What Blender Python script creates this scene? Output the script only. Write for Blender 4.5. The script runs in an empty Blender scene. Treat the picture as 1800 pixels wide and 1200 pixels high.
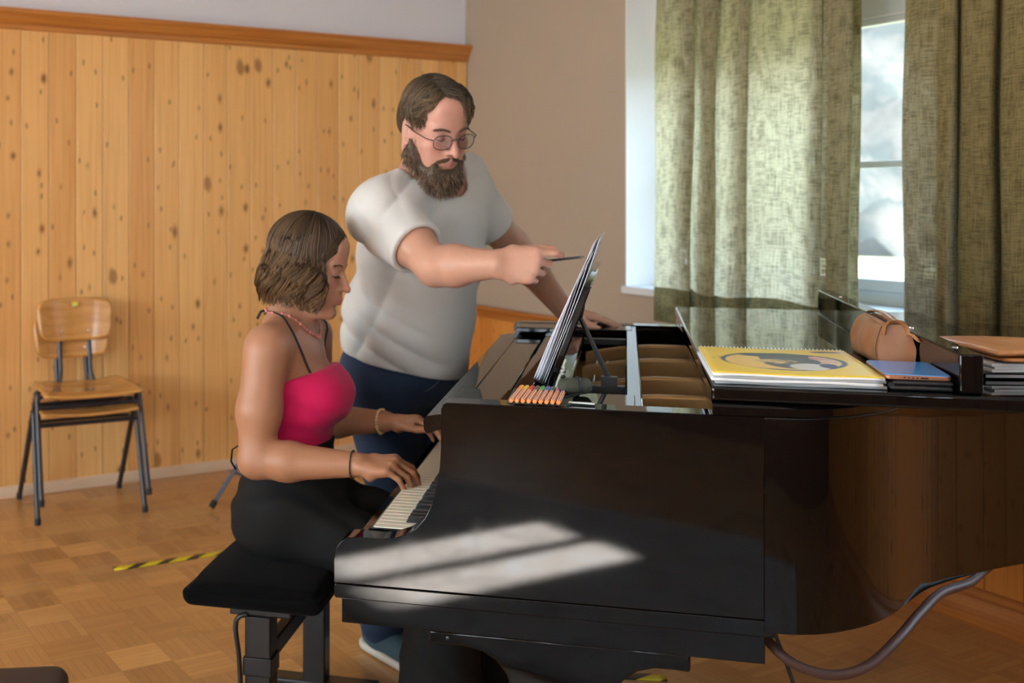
import bpy, bmesh, math, random
import numpy as np
from mathutils import Vector, Matrix, Euler
R = math.radians
C = bpy.context.scene.collection
rng = random.Random(7)
nrng = np.random.default_rng(5)

# ------------------------------------------------------------------ helpers
class MB:
    """collects shapes; build() links them as ONE mesh object"""
    def __init__(s): s.v = []; s.f = []; s.uv = {}
    def box(s, c, d, rot=None):
        M = rot.to_matrix() if isinstance(rot, Euler) else (rot or Matrix.Identity(3))
        b = len(s.v)
        for x in (-.5, .5):
            for y in (-.5, .5):
                for z in (-.5, .5):
                    s.v.append(tuple(Vector(c) + M @ Vector((x*d[0], y*d[1], z*d[2]))))
        for q in ((0,1,3,2),(4,6,7,5),(0,4,5,1),(2,3,7,6),(0,2,6,4),(1,5,7,3)):
            s.f.append(tuple(b+i for i in q))
        return s
    def span(s, lo, hi):
        return s.box([(a+b)/2 for a, b in zip(lo, hi)], [b-a for a, b in zip(lo, hi)])
    def prism(s, poly, f0, f1):
        """poly: list of 2-D points, f0 / f1 map a 2-D point to the two end positions"""
        b = len(s.v); n = len(poly)
        s.v += [tuple(f0(p)) for p in poly] + [tuple(f1(p)) for p in poly]
        s.f.append(tuple(b+i for i in range(n))[::-1]); s.f.append(tuple(b+n+i for i in range(n)))
        for i in range(n):
            j = (i+1) % n
            s.f.append((b+i, b+j, b+n+j, b+n+i))
        return s
    def tube(s, pts, r, n=10, cap=True, flat=1.0, closed=False):
        pts = [Vector(p) for p in pts]; m = len(pts)
        rr = r if isinstance(r, (list, tuple)) else [r]*m
        b = len(s.v); up = None
        for i, p in enumerate(pts):
            if closed: t = pts[(i+1) % m] - pts[i-1]
            else: t = pts[min(i+1, m-1)] - pts[max(i-1, 0)]
            t.normalize()
            if up is None:
                up = Vector((0,0,1)) if abs(t.z) < .9 else Vector((1,0,0))
            a = t.cross(up); a.normalize(); c = a.cross(t); c.normalize(); up = c
            for k in range(n):
                w = 2*math.pi*k/n
                s.v.append(tuple(p + a*math.cos(w)*rr[i] + c*math.sin(w)*rr[i]*flat))
        for i in range(m if closed else m-1):
            j = (i+1) % m
            for k in range(n):
                l = (k+1) % n
                s.f.append((b+i*n+k, b+i*n+l, b+j*n+l, b+j*n+k))
        if cap and not closed:
            s.f.append(tuple(b+k for k in range(n))); s.f.append(tuple(b+(m-1)*n+k for k in range(n))[::-1])
        return s
    def lathe(s, c, prof, n=20, axis=Vector((0,0,1))):
        q = Vector((0,0,1)).rotation_difference(Vector(axis)); b = len(s.v); m = len(prof)
        for r, h in prof:
            for k in range(n):
                w = 2*math.pi*k/n
                s.v.append(tuple(Vector(c) + q @ Vector((r*math.cos(w), r*math.sin(w), h))))
        for i in range(m-1):
            for k in range(n):
                l = (k+1) % n
                s.f.append((b+i*n+k, b+i*n+l, b+(i+1)*n+l, b+(i+1)*n+k))
        s.f.append(tuple(b+k for k in range(n))[::-1]); s.f.append(tuple(b+(m-1)*n+k for k in range(n)))
        return s
    def grid(s, fn, nu, nv, uvfn=None, wrap=False):
        b = len(s.v)
        for j in range(nv+1):
            for i in range(nu+1):
                s.v.append(tuple(fn(i/nu, j/nv)))
                if uvfn: s.uv[len(s.v)-1] = uvfn(i/nu, j/nv)
        for j in range(nv):
            for i in range(nu):
                a = b+j*(nu+1)+i
                s.f.append((a, a+1, a+nu+2, a+nu+1))
        return s
    def ball(s, c, r, n=14, M=None):
        r = (r, r, r) if not hasattr(r, '__len__') else r
        M = M or Matrix.Identity(3)
        def fn(u, v):
            a = 2*math.pi*u; t = math.pi*v
            return Vector(c) + M @ Vector((r[0]*math.sin(t)*math.cos(a), r[1]*math.sin(t)*math.sin(a), r[2]*math.cos(t)))
        return s.grid(fn, n, n//2)
    def build(s, name, m, parent=None, smooth=True, bevel=0, seg=2, angle=40, merge=False, mods=(), weld=False):
        me = bpy.data.meshes.new(name)
        me.from_pydata(s.v, [], s.f)
        if weld:
            bm = bmesh.new(); bm.from_mesh(me); bmesh.ops.remove_doubles(bm, verts=bm.verts, dist=1e-5); bm.to_mesh(me); bm.free()
        bm = bmesh.new(); bm.from_mesh(me); bmesh.ops.recalc_face_normals(bm, faces=bm.faces); bm.to_mesh(me); bm.free()
        if s.uv:
            l = me.uv_layers.new(name='UVMap')
            for lp in me.loops: l.data[lp.index].uv = s.uv.get(lp.vertex_index, (0,0))
        if smooth:
            me.shade_smooth(); me.set_sharp_from_angle(angle=R(angle))
        return link(name, me, m, parent, bevel, seg)

def link(name, me, m, parent=None, bevel=0, seg=2):
    o = bpy.data.objects.new(name, me); C.objects.link(o)
    if m: me.materials.append(m)
    if parent: o.parent = parent
    if bevel:
        b = o.modifiers.new('bevel', 'BEVEL'); b.width = bevel; b.segments = seg; b.limit_method = 'ANGLE'; b.angle_limit = R(35)
        b.harden_normals = False
    return o

def thing(name, label, cat, loc=(0,0,0), rz=0, group=None):
    o = bpy.data.objects.new(name, None); C.objects.link(o)
    o.empty_display_size = .05
    o.location = loc; o.rotation_euler = (0, 0, rz)
    return tag(o, label, cat, group)
def tag(o, label, cat, group=None, kind=None):
    o['label'] = label; o['category'] = cat
    if group: o['group'] = group
    if kind: o['kind'] = kind
    return o
def struct(o):
    o['kind'] = 'structure'; return o
def copy_tree(o, parent=None):
    c = o.copy(); C.objects.link(c)
    if parent: c.parent = parent
    for ch in list(o.children): copy_tree(ch, c)
    return c

# ------------------------------------------------------------------ node materials
class G:
    def __init__(s, name, world=False):
        if world: s.m = bpy.data.worlds.new(name)
        else: s.m = bpy.data.materials.new(name)
        s.m.use_nodes = True; s.t = s.m.node_tree; s.t.nodes.clear()
    def n(s, typ, ins=None, **kw):
        nd = s.t.nodes.new(typ)
        for k, v in kw.items(): setattr(nd, k, v)
        for k, v in (ins or {}).items(): s.put(nd.inputs[k], v)
        return nd
    def put(s, sock, v):
        if v is None: return
        if isinstance(v, bpy.types.NodeSocket): s.t.links.new(v, sock)
        elif hasattr(v, '__len__') and sock.type == 'RGBA' and len(v) == 3: sock.default_value = (*v, 1)
        else: sock.default_value = v
    def obj(s): return s.n('ShaderNodeTexCoord').outputs['Object']
    def uv(s): return s.n('ShaderNodeTexCoord').outputs['UV']
    def attr(s, name): return s.n('ShaderNodeAttribute', attribute_name=name).outputs['Color']
    def sep(s, v):
        o = s.n('ShaderNodeSeparateXYZ', {0: v}).outputs; return o[0], o[1], o[2]
    def comb(s, x=0, y=0, z=0): return s.n('ShaderNodeCombineXYZ', {0: x, 1: y, 2: z}).outputs[0]
    def scale(s, v, sc): return s.n('ShaderNodeVectorMath', {0: v, 1: sc}, operation='MULTIPLY').outputs[0]
    def vadd(s, v, w): return s.n('ShaderNodeVectorMath', {0: v, 1: w}, operation='ADD').outputs[0]
    def math(s, op, a, b=None, c=None, clamp=False):
        return s.n('ShaderNodeMath', {0: a, 1: b, 2: c}, operation=op, use_clamp=clamp).outputs[0]
    def add(s, a, b): return s.math('ADD', a, b)
    def mul(s, a, b): return s.math('MULTIPLY', a, b)
    def noise(s, v, scale=5, detail=3, rough=.5, dist=0, col=False):
        o = s.n('ShaderNodeTexNoise', {'Vector': v, 'Scale': scale, 'Detail': detail, 'Roughness': rough, 'Distortion': dist}).outputs
        return o['Color'] if col else o['Fac']
    def voro(s, v, scale=5, dims='3D', rnd=1.0):
        o = s.n('ShaderNodeTexVoronoi', {'Vector': v, 'Scale': scale, 'Randomness': rnd}, voronoi_dimensions=dims).outputs
        return o['Distance'], o['Color']
    def white(s, v, dims='3D'):
        nd = s.n('ShaderNodeTexWhiteNoise', noise_dimensions=dims)
        s.put(nd.inputs['W' if dims == '1D' else 'Vector'], v)
        return nd.outputs['Value']
    def ss(s, x, a, b, lo=0.0, hi=1.0):
        nd = s.n('ShaderNodeMapRange', {'Value': x, 'From Min': a, 'From Max': b, 'To Min': lo, 'To Max': hi}, interpolation_type='SMOOTHSTEP')
        return nd.outputs[0]
    def lin(s, x, a, b, lo=0.0, hi=1.0):
        return s.n('ShaderNodeMapRange', {'Value': x, 'From Min': a, 'From Max': b, 'To Min': lo, 'To Max': hi}).outputs[0]
    def mix(s, fac, a, b, blend='MIX'):
        nd = s.n('ShaderNodeMix', data_type='RGBA', blend_type=blend)
        s.put(nd.inputs[0], fac); s.put(nd.inputs[6], a); s.put(nd.inputs[7], b)
        return nd.outputs[2]
    def ramp(s, fac, stops):
        nd = s.n('ShaderNodeValToRGB', {0: fac}); e = nd.color_ramp.elements
        while len(e) < len(stops): e.new(.5)
        for el, (p, c) in zip(e, stops): el.position = p; el.color = (*c, 1)
        return nd.outputs[0]
    def bump(s, h, strength=.3, dist=.01):
        return s.n('ShaderNodeBump', {'Height': h, 'Strength': strength, 'Distance': dist}).outputs[0]
    def pbr(s, col=(.5,.5,.5), rough=.5, metal=0, spec=.5, nrm=None, coat=0, coatr=.05, sheen=0, sss=0, trans=0, sssr=(.01,.004,.002)):
        b = s.n('ShaderNodeBsdfPrincipled')
        i = b.inputs
        s.put(i['Base Color'], col); s.put(i['Roughness'], rough); s.put(i['Metallic'], metal)
        s.put(i['Specular IOR Level'], spec); s.put(i['Normal'], nrm)
        s.put(i['Coat Weight'], coat); s.put(i['Coat Roughness'], coatr); s.put(i['Sheen Weight'], sheen)
        s.put(i['Transmission Weight'], trans)
        if sss:
            i['Subsurface Weight'].default_value = sss; i['Subsurface Radius'].default_value = sssr; i['Subsurface Scale'].default_value = 1
        return b.outputs[0]
    def out(s, sh):
        o = s.n('ShaderNodeOutputWorld' if isinstance(s.m, bpy.types.World) else 'ShaderNodeOutputMaterial')
        s.t.links.new(sh, o.inputs[0]); return s.m

def plain(name, col, rough=.5, **k):
    g = G(name); return g.out(g.pbr(col, rough, **k))

# ------------------------------------------------------------------ implicit surfaces -> smooth meshes
def _np(p): return np.array(p, dtype=np.float32)
class SDF:
    def __init__(s, lo, hi, h):
        s.lo = _np(lo); s.h = h
        s.n = np.ceil((_np(hi)-s.lo)/h).astype(int)+1
        s.F = np.full(tuple(s.n), .12, dtype=np.float32)
    def _sub(s, lo, hi, pad):
        a = np.clip(np.floor((_np(lo)-pad-s.lo)/s.h).astype(int), 0, s.n); b = np.clip(np.ceil((_np(hi)+pad-s.lo)/s.h).astype(int)+1, 0, s.n)
        if np.any(b <= a): return None, None
        ax = [(s.lo[i] + s.h*np.arange(a[i], b[i])).astype(np.float32) for i in range(3)]
        return tuple(slice(a[i], b[i]) for i in range(3)), (ax[0][:,None,None], ax[1][None,:,None], ax[2][None,None,:])
    def _put(s, sl, d, k, sub):
        f = s.F[sl]
        if sub:
            d = -d
            h = np.clip(k-np.abs(f-d), 0, None)/k if k else 0
            s.F[sl] = np.maximum(f, d) + h*h*k*.25
        else:
            h = np.clip(k-np.abs(f-d), 0, None)/k if k else 0
            s.F[sl] = np.minimum(f, d) - h*h*k*.25
    def cone(s, a, b, ra, rb, k=.02, sub=False):
        a = _np(a); b = _np(b); r = max(ra, rb)
        sl, P = s._sub(np.minimum(a, b)-r, np.maximum(a, b)+r, .04+k)
        if sl is None: return s
        ab = b-a; L2 = float(ab@ab)+1e-9
        t = ((P[0]-a[0])*ab[0]+(P[1]-a[1])*ab[1]+(P[2]-a[2])*ab[2])/L2
        t = np.clip(t, 0, 1)
        d = np.sqrt((P[0]-a[0]-t*ab[0])**2+(P[1]-a[1]-t*ab[1])**2+(P[2]-a[2]-t*ab[2])**2)-(ra+(rb-ra)*t)
        s._put(sl, d.astype(np.float32), k, sub); return s
    def ell(s, c, r, k=.02, M=None, sub=False):
        c = _np(c); r = _np(r if hasattr(r, '__len__') else (r, r, r)); q = r.max()
        sl, P = s._sub(c-q, c+q, .04+k)
        if sl is None: return s
        d = [P[i]-c[i] for i in range(3)]
        if M is not None:      # rows of M are the local axes
            M = np.array(M, dtype=np.float32)
            d = [M[i,0]*d[0]+M[i,1]*d[1]+M[i,2]*d[2] for i in range(3)]
        k0 = np.sqrt((d[0]/r[0])**2+(d[1]/r[1])**2+(d[2]/r[2])**2)
        k1 = np.sqrt((d[0]/r[0]**2)**2+(d[1]/r[1]**2)**2+(d[2]/r[2]**2)**2)+1e-6
        s._put(sl, (k0*(k0-1)/k1).astype(np.float32), k, sub); return s
    def chain(s, pts, rs, k=.02, sub=False):
        for i in range(len(pts)-1): s.cone(pts[i], pts[i+1], rs[i], rs[i+1], k, sub)
        return s
    def half(s, n, c, k=.004):
        """keep the side where n.p <= c"""
        P = s.P(); d = (n[0]*P[0]+n[1]*P[1]+n[2]*P[2]-c)/float(np.linalg.norm(n))
        h = np.clip(k-np.abs(s.F-d), 0, None)/k
        s.F = (np.maximum(s.F, d)+h*h*k*.25).astype(np.float32); return s
    def P(s):
        ax = [(s.lo[i]+s.h*np.arange(s.n[i])).astype(np.float32) for i in range(3)]
        return ax[0][:,None,None], ax[1][None,:,None], ax[2][None,None,:]
    def warp(s, fn):
        """adds fn(x,y,z) to the field near the surface (folds, creases)"""
        idx = np.argwhere(np.abs(s.F) < .03); p = s.lo+s.h*idx
        s.F[idx[:,0], idx[:,1], idx[:,2]] += fn(p[:,0], p[:,1], p[:,2]).astype(np.float32); return s
    def mesh(s):
        F = s.F; S = (F < 0)
        cnt = np.zeros(tuple(s.n-1), dtype=np.int8)
        for i in (0,1):
            for j in (0,1):
                for k in (0,1):
                    cnt += S[i:s.n[0]-1+i, j:s.n[1]-1+j, k:s.n[2]-1+k]
        act = (cnt > 0) & (cnt < 8); ci = np.argwhere(act)
        idm = np.full(tuple(s.n-1), -1, dtype=np.int32); idm[act] = np.arange(len(ci))
        acc = np.zeros((len(ci),3)); num = np.zeros(len(ci))
        corners = [(i,j,k) for i in (0,1) for j in (0,1) for k in (0,1)]
        val = {c: F[ci[:,0]+c[0], ci[:,1]+c[1], ci[:,2]+c[2]] for c in corners}
        for c in corners:
            for a in range(3):
                if c[a] == 0:
                    e = list(c); e[a] = 1; e = tuple(e)
                    v0, v1 = val[c], val[e]; m = (v0 < 0) != (v1 < 0)
                    t = np.where(m, v0/np.where(m, v0-v1, 1), 0)
                    p = np.tile(np.array(c, float), (len(ci),1)); p[:,a] += t
                    acc[m] += p[m]; num[m] += 1
        V = s.lo + s.h*(ci + acc/num[:,None])
        Q = []
        for a in range(3):
            b, c = (a+1) % 3, (a+2) % 3
            s0 = [slice(None)]*3; s1 = [slice(None)]*3
            s0[a] = slice(0, s.n[a]-1); s1[a] = slice(1, s.n[a])
            for q in (b, c): s0[q] = slice(1, s.n[q]-1); s1[q] = slice(1, s.n[q]-1)
            A = S[tuple(s0)]; B = S[tuple(s1)]
            e = np.argwhere(A != B)
            if not len(e): continue
            fl = A[e[:,0], e[:,1], e[:,2]]
            base = e.copy(); base[:,b] += 1; base[:,c] += 1
            q = []
            for db, dc in ((-1,-1),(0,-1),(0,0),(-1,0)):
                p = base.copy(); p[:,b] += db; p[:,c] += dc
                q.append(idm[p[:,0], p[:,1], p[:,2]])
            q = np.stack(q, 1); q[~fl] = q[~fl][:,::-1]; Q.append(q)
        return V, np.concatenate(Q)
    def build(s, name, m, parent=None, org=(0,0,0), color=None, relax=1):
        V, Q = s.mesh()
        ok = (Q >= 0).all(1); Q = Q[ok]
        for _ in range(relax):     # light smoothing
            acc = np.zeros_like(V); n = np.zeros(len(V))
            for i in range(4):
                for j in ((i+1) % 4, (i-1) % 4):
                    np.add.at(acc, Q[:,i], V[Q[:,j]]); np.add.at(n, Q[:,i], 1)
            n[n == 0] = 1
            V = V*.5+(acc/n[:,None])*.5
        col = color(V) if color else None
        me = bpy.data.meshes.new(name)
        L = V-_np(org)
        me.vertices.add(len(L)); me.vertices.foreach_set('co', L.astype(np.float32).ravel())
        me.loops.add(len(Q)*4); me.loops.foreach_set('vertex_index', Q.astype(np.int32).ravel())
        me.polygons.add(len(Q)); me.polygons.foreach_set('loop_start', np.arange(0, len(Q)*4, 4, dtype=np.int32))
        me.update(calc_edges=True); me.validate()
        me.shade_smooth()
        if col is not None:
            at = me.color_attributes.new('tint', 'FLOAT_COLOR', 'POINT')
            at.data.foreach_set('color', np.concatenate([col, np.ones((len(col),1))], 1).astype(np.float32).ravel())
        return link(name, me, m, parent)

# strands: many thin tapered tubes as one mesh, with one tint per strand
def strands(name, paths, rad, m, parent, org, tints, taper=.25, nseg=3):
    V = []; F = []; T = []
    for P, r, tint in zip(paths, rad, tints):
        P = np.asarray(P, float); n = len(P)
        t = np.gradient(P, axis=0); t /= np.linalg.norm(t, axis=1)[:,None]+1e-9
        ref = np.array([.31,.22,.93]); a = np.cross(t, ref); a /= np.linalg.norm(a, axis=1)[:,None]+1e-9
        b = np.cross(t, a); q = np.linspace(0, 1, n)
        rr = r*(1-(1-taper)*np.clip((q-.35)/.65, 0, 1)**1.5)*np.clip(q/.08+.35, 0, 1)
        base = sum(len(x) for x in V)
        ring = np.stack([P + (a*math.cos(w)+b*math.sin(w))*rr[:,None] for w in (2*math.pi*k/nseg for k in range(nseg))], 1)
        V.append(ring.reshape(-1,3))
        i = np.arange(n-1)[:,None]*nseg; k = np.arange(nseg)[None,:]; l = (k+1) % nseg
        F.append((base+np.stack([i+k, i+l, i+nseg+l, i+nseg+k], -1)).reshape(-1,4))
        T.append(np.repeat((tint[0]*(1-q)[:,None]+tint[1]*q[:,None]), nseg, 0))
    V = np.concatenate(V)-np.array(org); F = np.concatenate(F); T = np.concatenate(T)
    me = bpy.data.meshes.new(name)
    me.vertices.add(len(V)); me.vertices.foreach_set('co', V.astype(np.float32).ravel())
    me.loops.add(len(F)*4); me.loops.foreach_set('vertex_index', F.astype(np.int32).ravel())
    me.polygons.add(len(F)); me.polygons.foreach_set('loop_start', np.arange(0, len(F)*4, 4, dtype=np.int32))
    me.update(calc_edges=True); me.shade_smooth()
    at = me.color_attributes.new('tint', 'FLOAT_COLOR', 'POINT')
    at.data.foreach_set('color', np.concatenate([T, np.ones((len(T),1))], 1).astype(np.float32).ravel())
    return link(name, me, m, parent)
# ------------------------------------------------------------------ camera
FOC, CX, HY, EYE = 1970.0, 600.0, 350.0, 1.40
cam = bpy.data.cameras.new('camera'); co = bpy.data.objects.new('camera', cam); C.objects.link(co)
co.location = (0, 0, EYE); co.rotation_euler = (R(90), 0, 0)
cam.sensor_width = 36; cam.lens = FOC/1800*36
cam.shift_x = (900-CX)/1800; cam.shift_y = (HY-600)/1800
cam.clip_start = .05; cam.clip_end = 500
cam.dof.use_dof = True; cam.dof.focus_distance = 2.25; cam.dof.aperture_fstop = 4.0
bpy.context.scene.camera = co
def at(x, y, d):
    """the place seen at (x, y) of the 1800 x 1200 frame, d metres deep"""
    return Vector(((x-CX)*d/FOC, d, EYE-(y-HY)*d/FOC))

# ------------------------------------------------------------------ materials of the room
PW = .1325
def pine(name, shade=(1,1,1), off=.097, rough=.38):
    g = G(name); o = g.obj(); x, y, z = g.sep(o)
    xx = g.math('DIVIDE', g.add(x, -off), PW)
    pid = g.math('FLOOR', xx)
    rnd = g.white(pid, '1D'); rnd2 = g.white(g.add(pid, 31.7), '1D')
    zz = g.add(z, g.mul(rnd, 9.0))
    wob = g.noise(g.comb(g.mul(x, 5), pid, g.mul(zz, 1.6)), 1.0, 2, .5)
    gx = g.add(x, g.mul(wob, .035))
    grain = g.noise(g.comb(g.mul(gx, 60), pid, g.mul(zz, 1.1)), 1.0, 4, .6)
    grain2 = g.noise(g.comb(g.mul(gx, 260), pid, g.mul(zz, 3)), 1.0, 2, .5)
    # knots
    fr0 = g.math('FRACT', xx)
    nx = g.add(g.add(fr0, g.mul(pid, 5.0)), g.mul(g.noise(g.comb(g.mul(x, 60), g.mul(z, 60), 0), 1, 2, .5), .07))
    kd, kc = g.voro(g.comb(nx, g.mul(zz, g.lin(rnd2, 0, 1, 3.2, 5.2)), 0), 1.0, '2D', .9)
    kr, kg, kb = g.sep(kc)
    has = g.math('GREATER_THAN', kr, .48)
    ks = g.lin(kr, .48, 1, .0, .088)
    kdd = g.math('SUBTRACT', kd, ks)
    core = g.mul(g.ss(kdd, -.035, .02, 1, 0), has)
    halo = g.mul(g.ss(kdd, -.02, .10, .62, 0), has)
    kd2, kc2 = g.voro(g.comb(g.add(g.mul(nx, 2.0), 40.3), g.mul(zz, 6.0), 0), 1.0, '2D')
    pr, pg, pb = g.sep(kc2)
    pin = g.mul(g.ss(kd2, .05, .12, 1, 0), g.math('GREATER_THAN', pr, .55))
    spk = g.voro(g.comb(g.add(g.mul(nx, .8), g.mul(zz, .55)), g.mul(zz, 3.2), 0), 1.0, '2D'); sr, _, _ = g.sep(spk[1])
    spike = g.mul(g.mul(g.ss(g.add(spk[0], g.mul(g.noise(g.comb(g.mul(gx,30), g.mul(zz,14), pid), 1, 2, .5), .12)), .13, .24, 1, 0), g.math('GREATER_THAN', sr, .80)), g.math('GREATER_THAN', rnd, .45))
    flame = g.ss(g.noise(g.comb(g.mul(gx, 14), g.add(pid, 5), g.mul(zz, .9)), 1.0, 3, .6), .52, .75)
    c = g.ramp(grain, [(.28, (.70,.345,.105)), (.5, (.88,.49,.17)), (.72, (.95,.59,.235))])
    c = g.mix(g.mul(flame, .35), c, (.50,.22,.06))
    c = g.mix(g.mul(g.math('SUBTRACT', grain2, .5), .5), c, (.45,.2,.06))
    c = g.mix(.38, c, g.mix(rnd, (.66,.305,.085), (1.0,.65,.27)))
    c = g.mix(halo, c, (.40,.16,.045)); c = g.mix(g.mul(core, g.lin(kg, 0, 1, .45, .92)), c, (.14,.048,.014)); c = g.mix(g.mul(pin, .6), c, (.20,.07,.02))
    c = g.mix(1.0, c, shade, 'MULTIPLY')
    c = g.mix(g.mul(spike, .7), c, (.25,.095,.028))
    # dark seam between boards
    fr = g.math('FRACT', xx); ed = g.math('MINIMUM', fr, g.math('SUBTRACT', 1, fr))
    seam = g.ss(ed, .0, .020, .55, 0)
    c = g.mix(seam, c, (.12,.045,.015))
    b = g.bump(g.add(g.mul(grain, .3), g.math('MULTIPLY', seam, -3)), .25, .003)
    return g.out(g.pbr(c, g.lin(grain, .2, .8, rough+.08, rough-.06), spec=.45, nrm=b, coat=.15, coatr=.2))
def pine_trim(name, shade=(1,1,1), ax=0):
    g = G(name); o = g.obj(); x, y, z = g.sep(o)
    gr = g.noise(g.comb(g.mul(x, 1.5), g.mul(y, 40), g.mul(z, 70)), 1.0, 4, .6)
    c = g.ramp(gr, [(.3, (.42,.17,.04)), (.55, (.58,.27,.075)), (.75, (.66,.35,.12))])
    kd, kc = g.voro(g.comb(g.mul(x, 2.2), 0, g.mul(z, 12)), 1.0); kr, _, _ = g.sep(kc)
    k = g.mul(g.ss(kd, .03, .14, 1, 0), g.math('GREATER_THAN', kr, .55))
    c = g.mix(g.mul(k, .8), c, (.13,.045,.015)); c = g.mix(1.0, c, shade, 'MULTIPLY')
    return g.out(g.pbr(c, .35, coat=.2, coatr=.2))
def plaster(name, col):
    g = G(name); o = g.obj()
    n = g.noise(o, 3, 4, .6); n2 = g.noise(o, 160, 3, .6)
    c = g.mix(g.mul(n, .35), col, tuple(v*.86 for v in col))
    return g.out(g.pbr(c, .85, spec=.2, nrm=g.bump(n2, .15, .002)))

M_pine = pine('knotty_pine_boards')
M_pine2 = pine('knotty_pine_boards_dark', (.62,.42,.20), .03)
M_trim = pine_trim('pine_moulding', (.98,.82,.62)); M_base = plain('pale_pine_baseboard', (.72,.53,.36), .45); M_rail = pine_trim('pine_rail', (.66,.48,.28))
M_white = plaster('white_plaster', (.80,.83,.93)); M_backlit = plaster('backlit_white_plaster', (.385,.312,.236))  # window wall colour warmed and darkened to imitate backlit white plaster
M_reveal = plaster('white_reveal_paint', (.90,.90,.90))
M_frame = plain('window_paint', (.62,.66,.68), .4)

def parquet():
    g = G('mosaic_parquet'); o = g.obj(); x, y, z = g.sep(o)
    T = .160
    tx = g.math('FLOOR', g.math('DIVIDE', x, T)); ty = g.math('FLOOR', g.math('DIVIDE', y, T))
    par = g.math('FLOORED_MODULO', g.add(tx, ty), 2.0)
    sel = g.math('GREATER_THAN', par, .5)
    def pick(a, b): # a when sel
        return g.add(g.mul(sel, a), g.mul(g.math('SUBTRACT', 1, sel), b))
    al = pick(x, y); ac = pick(y, x)
    fx = g.math('DIVIDE', ac, T/6.0); fid = g.math('FLOOR', fx)
    tid = g.add(g.mul(tx, 7.31), g.mul(ty, 13.17))
    r1 = g.white(g.comb(tx, ty, fid)); r2 = g.white(g.comb(tx, ty, 5.5))
    gr = g.noise(g.comb(g.mul(al, 14), g.mul(ac, 160), g.add(tid, fid)), 1.0, 4, .65)
    c = g.ramp(gr, [(.25, (.30,.135,.040)), (.5, (.47,.240,.080)), (.75, (.60,.33,.13))])
    c = g.mix(.42, c, g.mix(r1, (.27,.12,.036), (.66,.37,.14)))
    c = g.mix(.50, c, g.mix(g.add(g.mul(r2, .7), g.mul(sel, .3)), (.25,.10,.028), (.70,.38,.13)))  # tile orientation term paints in the varying sheen; the rest is random tone
    big = g.noise(o, 1.3, 4, .6)
    c = g.mix(g.ss(big, .45, .75, 0, .45), c, (.42,.25,.12))          # worn greyish varnish
    f1 = g.math('FRACT', fx); e1 = g.math('MINIMUM', f1, g.math('SUBTRACT', 1, f1))
    qx = g.math('FRACT', g.math('DIVIDE', al, T)); e2 = g.math('MINIMUM', qx, g.math('SUBTRACT', 1, qx))
    s1 = g.ss(e1, 0, .05, .55, 0); s2 = g.ss(e2, 0, .009, .6, 0)
    seam = g.math('MAXIMUM', s1, s2)
    c = g.mix(seam, c, (.06,.028,.01))
    rg = g.lin(g.noise(o, 2, 2, .5), .3, .7, .26, .34)
    return g.out(g.pbr(c, rg, spec=.5, nrm=g.bump(g.add(g.mul(gr, .2), g.mul(seam, -1)), .12, .002), coat=.12, coatr=.15))
M_floor = parquet()

# ------------------------------------------------------------------ the room
A1 = Vector((-1.599, 5.25)); D1 = Vector((.871, .4915)).normalized(); ANG1 = math.atan2(D1.y, D1.x)
CORN = Vector((.740, 6.57)); L1 = (CORN-A1).length
D2 = Vector((.43, -.903)).normalized(); ANG2 = math.atan2(D2.y, D2.x)
LEN1, LEN2, CEIL = 8.2, 7.6, 3.05
E1 = CORN-D1*LEN1; E2 = CORN+D2*LEN2; E3 = E1+D2*LEN2
def wall(name, p, ang, build):
    o = build(); o.location = (p.x, p.y, 0); o.rotation_euler = (0, 0, ang); return struct(o)
# floor and ceiling
ctr = (E1+E2)/2
f = MB(); f.span((-1, -1, -.1), (LEN1+1, LEN2+1, 0))
fl = f.build('floor', M_floor); fl.location = (E1.x, E1.y, 0); fl.rotation_euler = (0, 0, ANG1)
fl.location = (E3.x, E3.y, 0); struct(fl)
cl = MB().span((-1, -1, CEIL), (LEN1+1, LEN2+1, CEIL+.1)).build('ceiling', M_white); cl.location = (E3.x, E3.y, 0); cl.rotation_euler = (0, 0, ANG1); struct(cl)
# left wall: white plaster, its lower part clad with boards
def on1(o): o.location = (A1.x, A1.y, 0); o.rotation_euler = (0, 0, ANG1); return struct(o)
def on2(o): o.location = (CORN.x, CORN.y, 0); o.rotation_euler = (0, 0, ANG2); return struct(o)
x0 = L1-LEN1
on1(MB().span((x0-.3, .022, 0), (L1+.3, .25, CEIL)).build('wall_left', M_white))
def boards(xa, xb, za, zb, off, y0=.0, y1=.022):
    m = MB(); k = math.floor((xa-off)/PW); c = .003
    while off+k*PW < xb:
        a = max(off+k*PW, xa)+.0006; b = min(off+(k+1)*PW, xb)-.0006
        if b-a > .01:
            m.prism([(a, y0+c), (a+c, y0), (b-c, y0), (b, y0+c), (b, y1), (a, y1)], lambda p: (p[0], p[1], za), lambda p: (p[0], p[1], zb))
        k += 1
    return m
on1(boards(x0, L1-.004, .0, 2.23, .097).build('trim_1', M_pine, angle=20))
cr = [(.022,2.295),(-.055,2.295),(-.055,2.277),(-.040,2.262),(-.034,2.24),(-.014,2.225),(-.012,2.205),(-.002,2.2),(.022,2.2)]
on1(MB().prism(cr, lambda p: (x0, p[0], p[1]), lambda p: (L1+.012, p[0], p[1])).build('trim_2', M_trim))
bb = [(0,0),(-.016,0),(-.016,.042),(-.008,.052),(0,.052)]
on1(MB().prism(bb, lambda p: (x0, p[0], p[1]), lambda p: (L1-.002, p[0], p[1])).build('baseboard_left', M_base))
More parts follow.
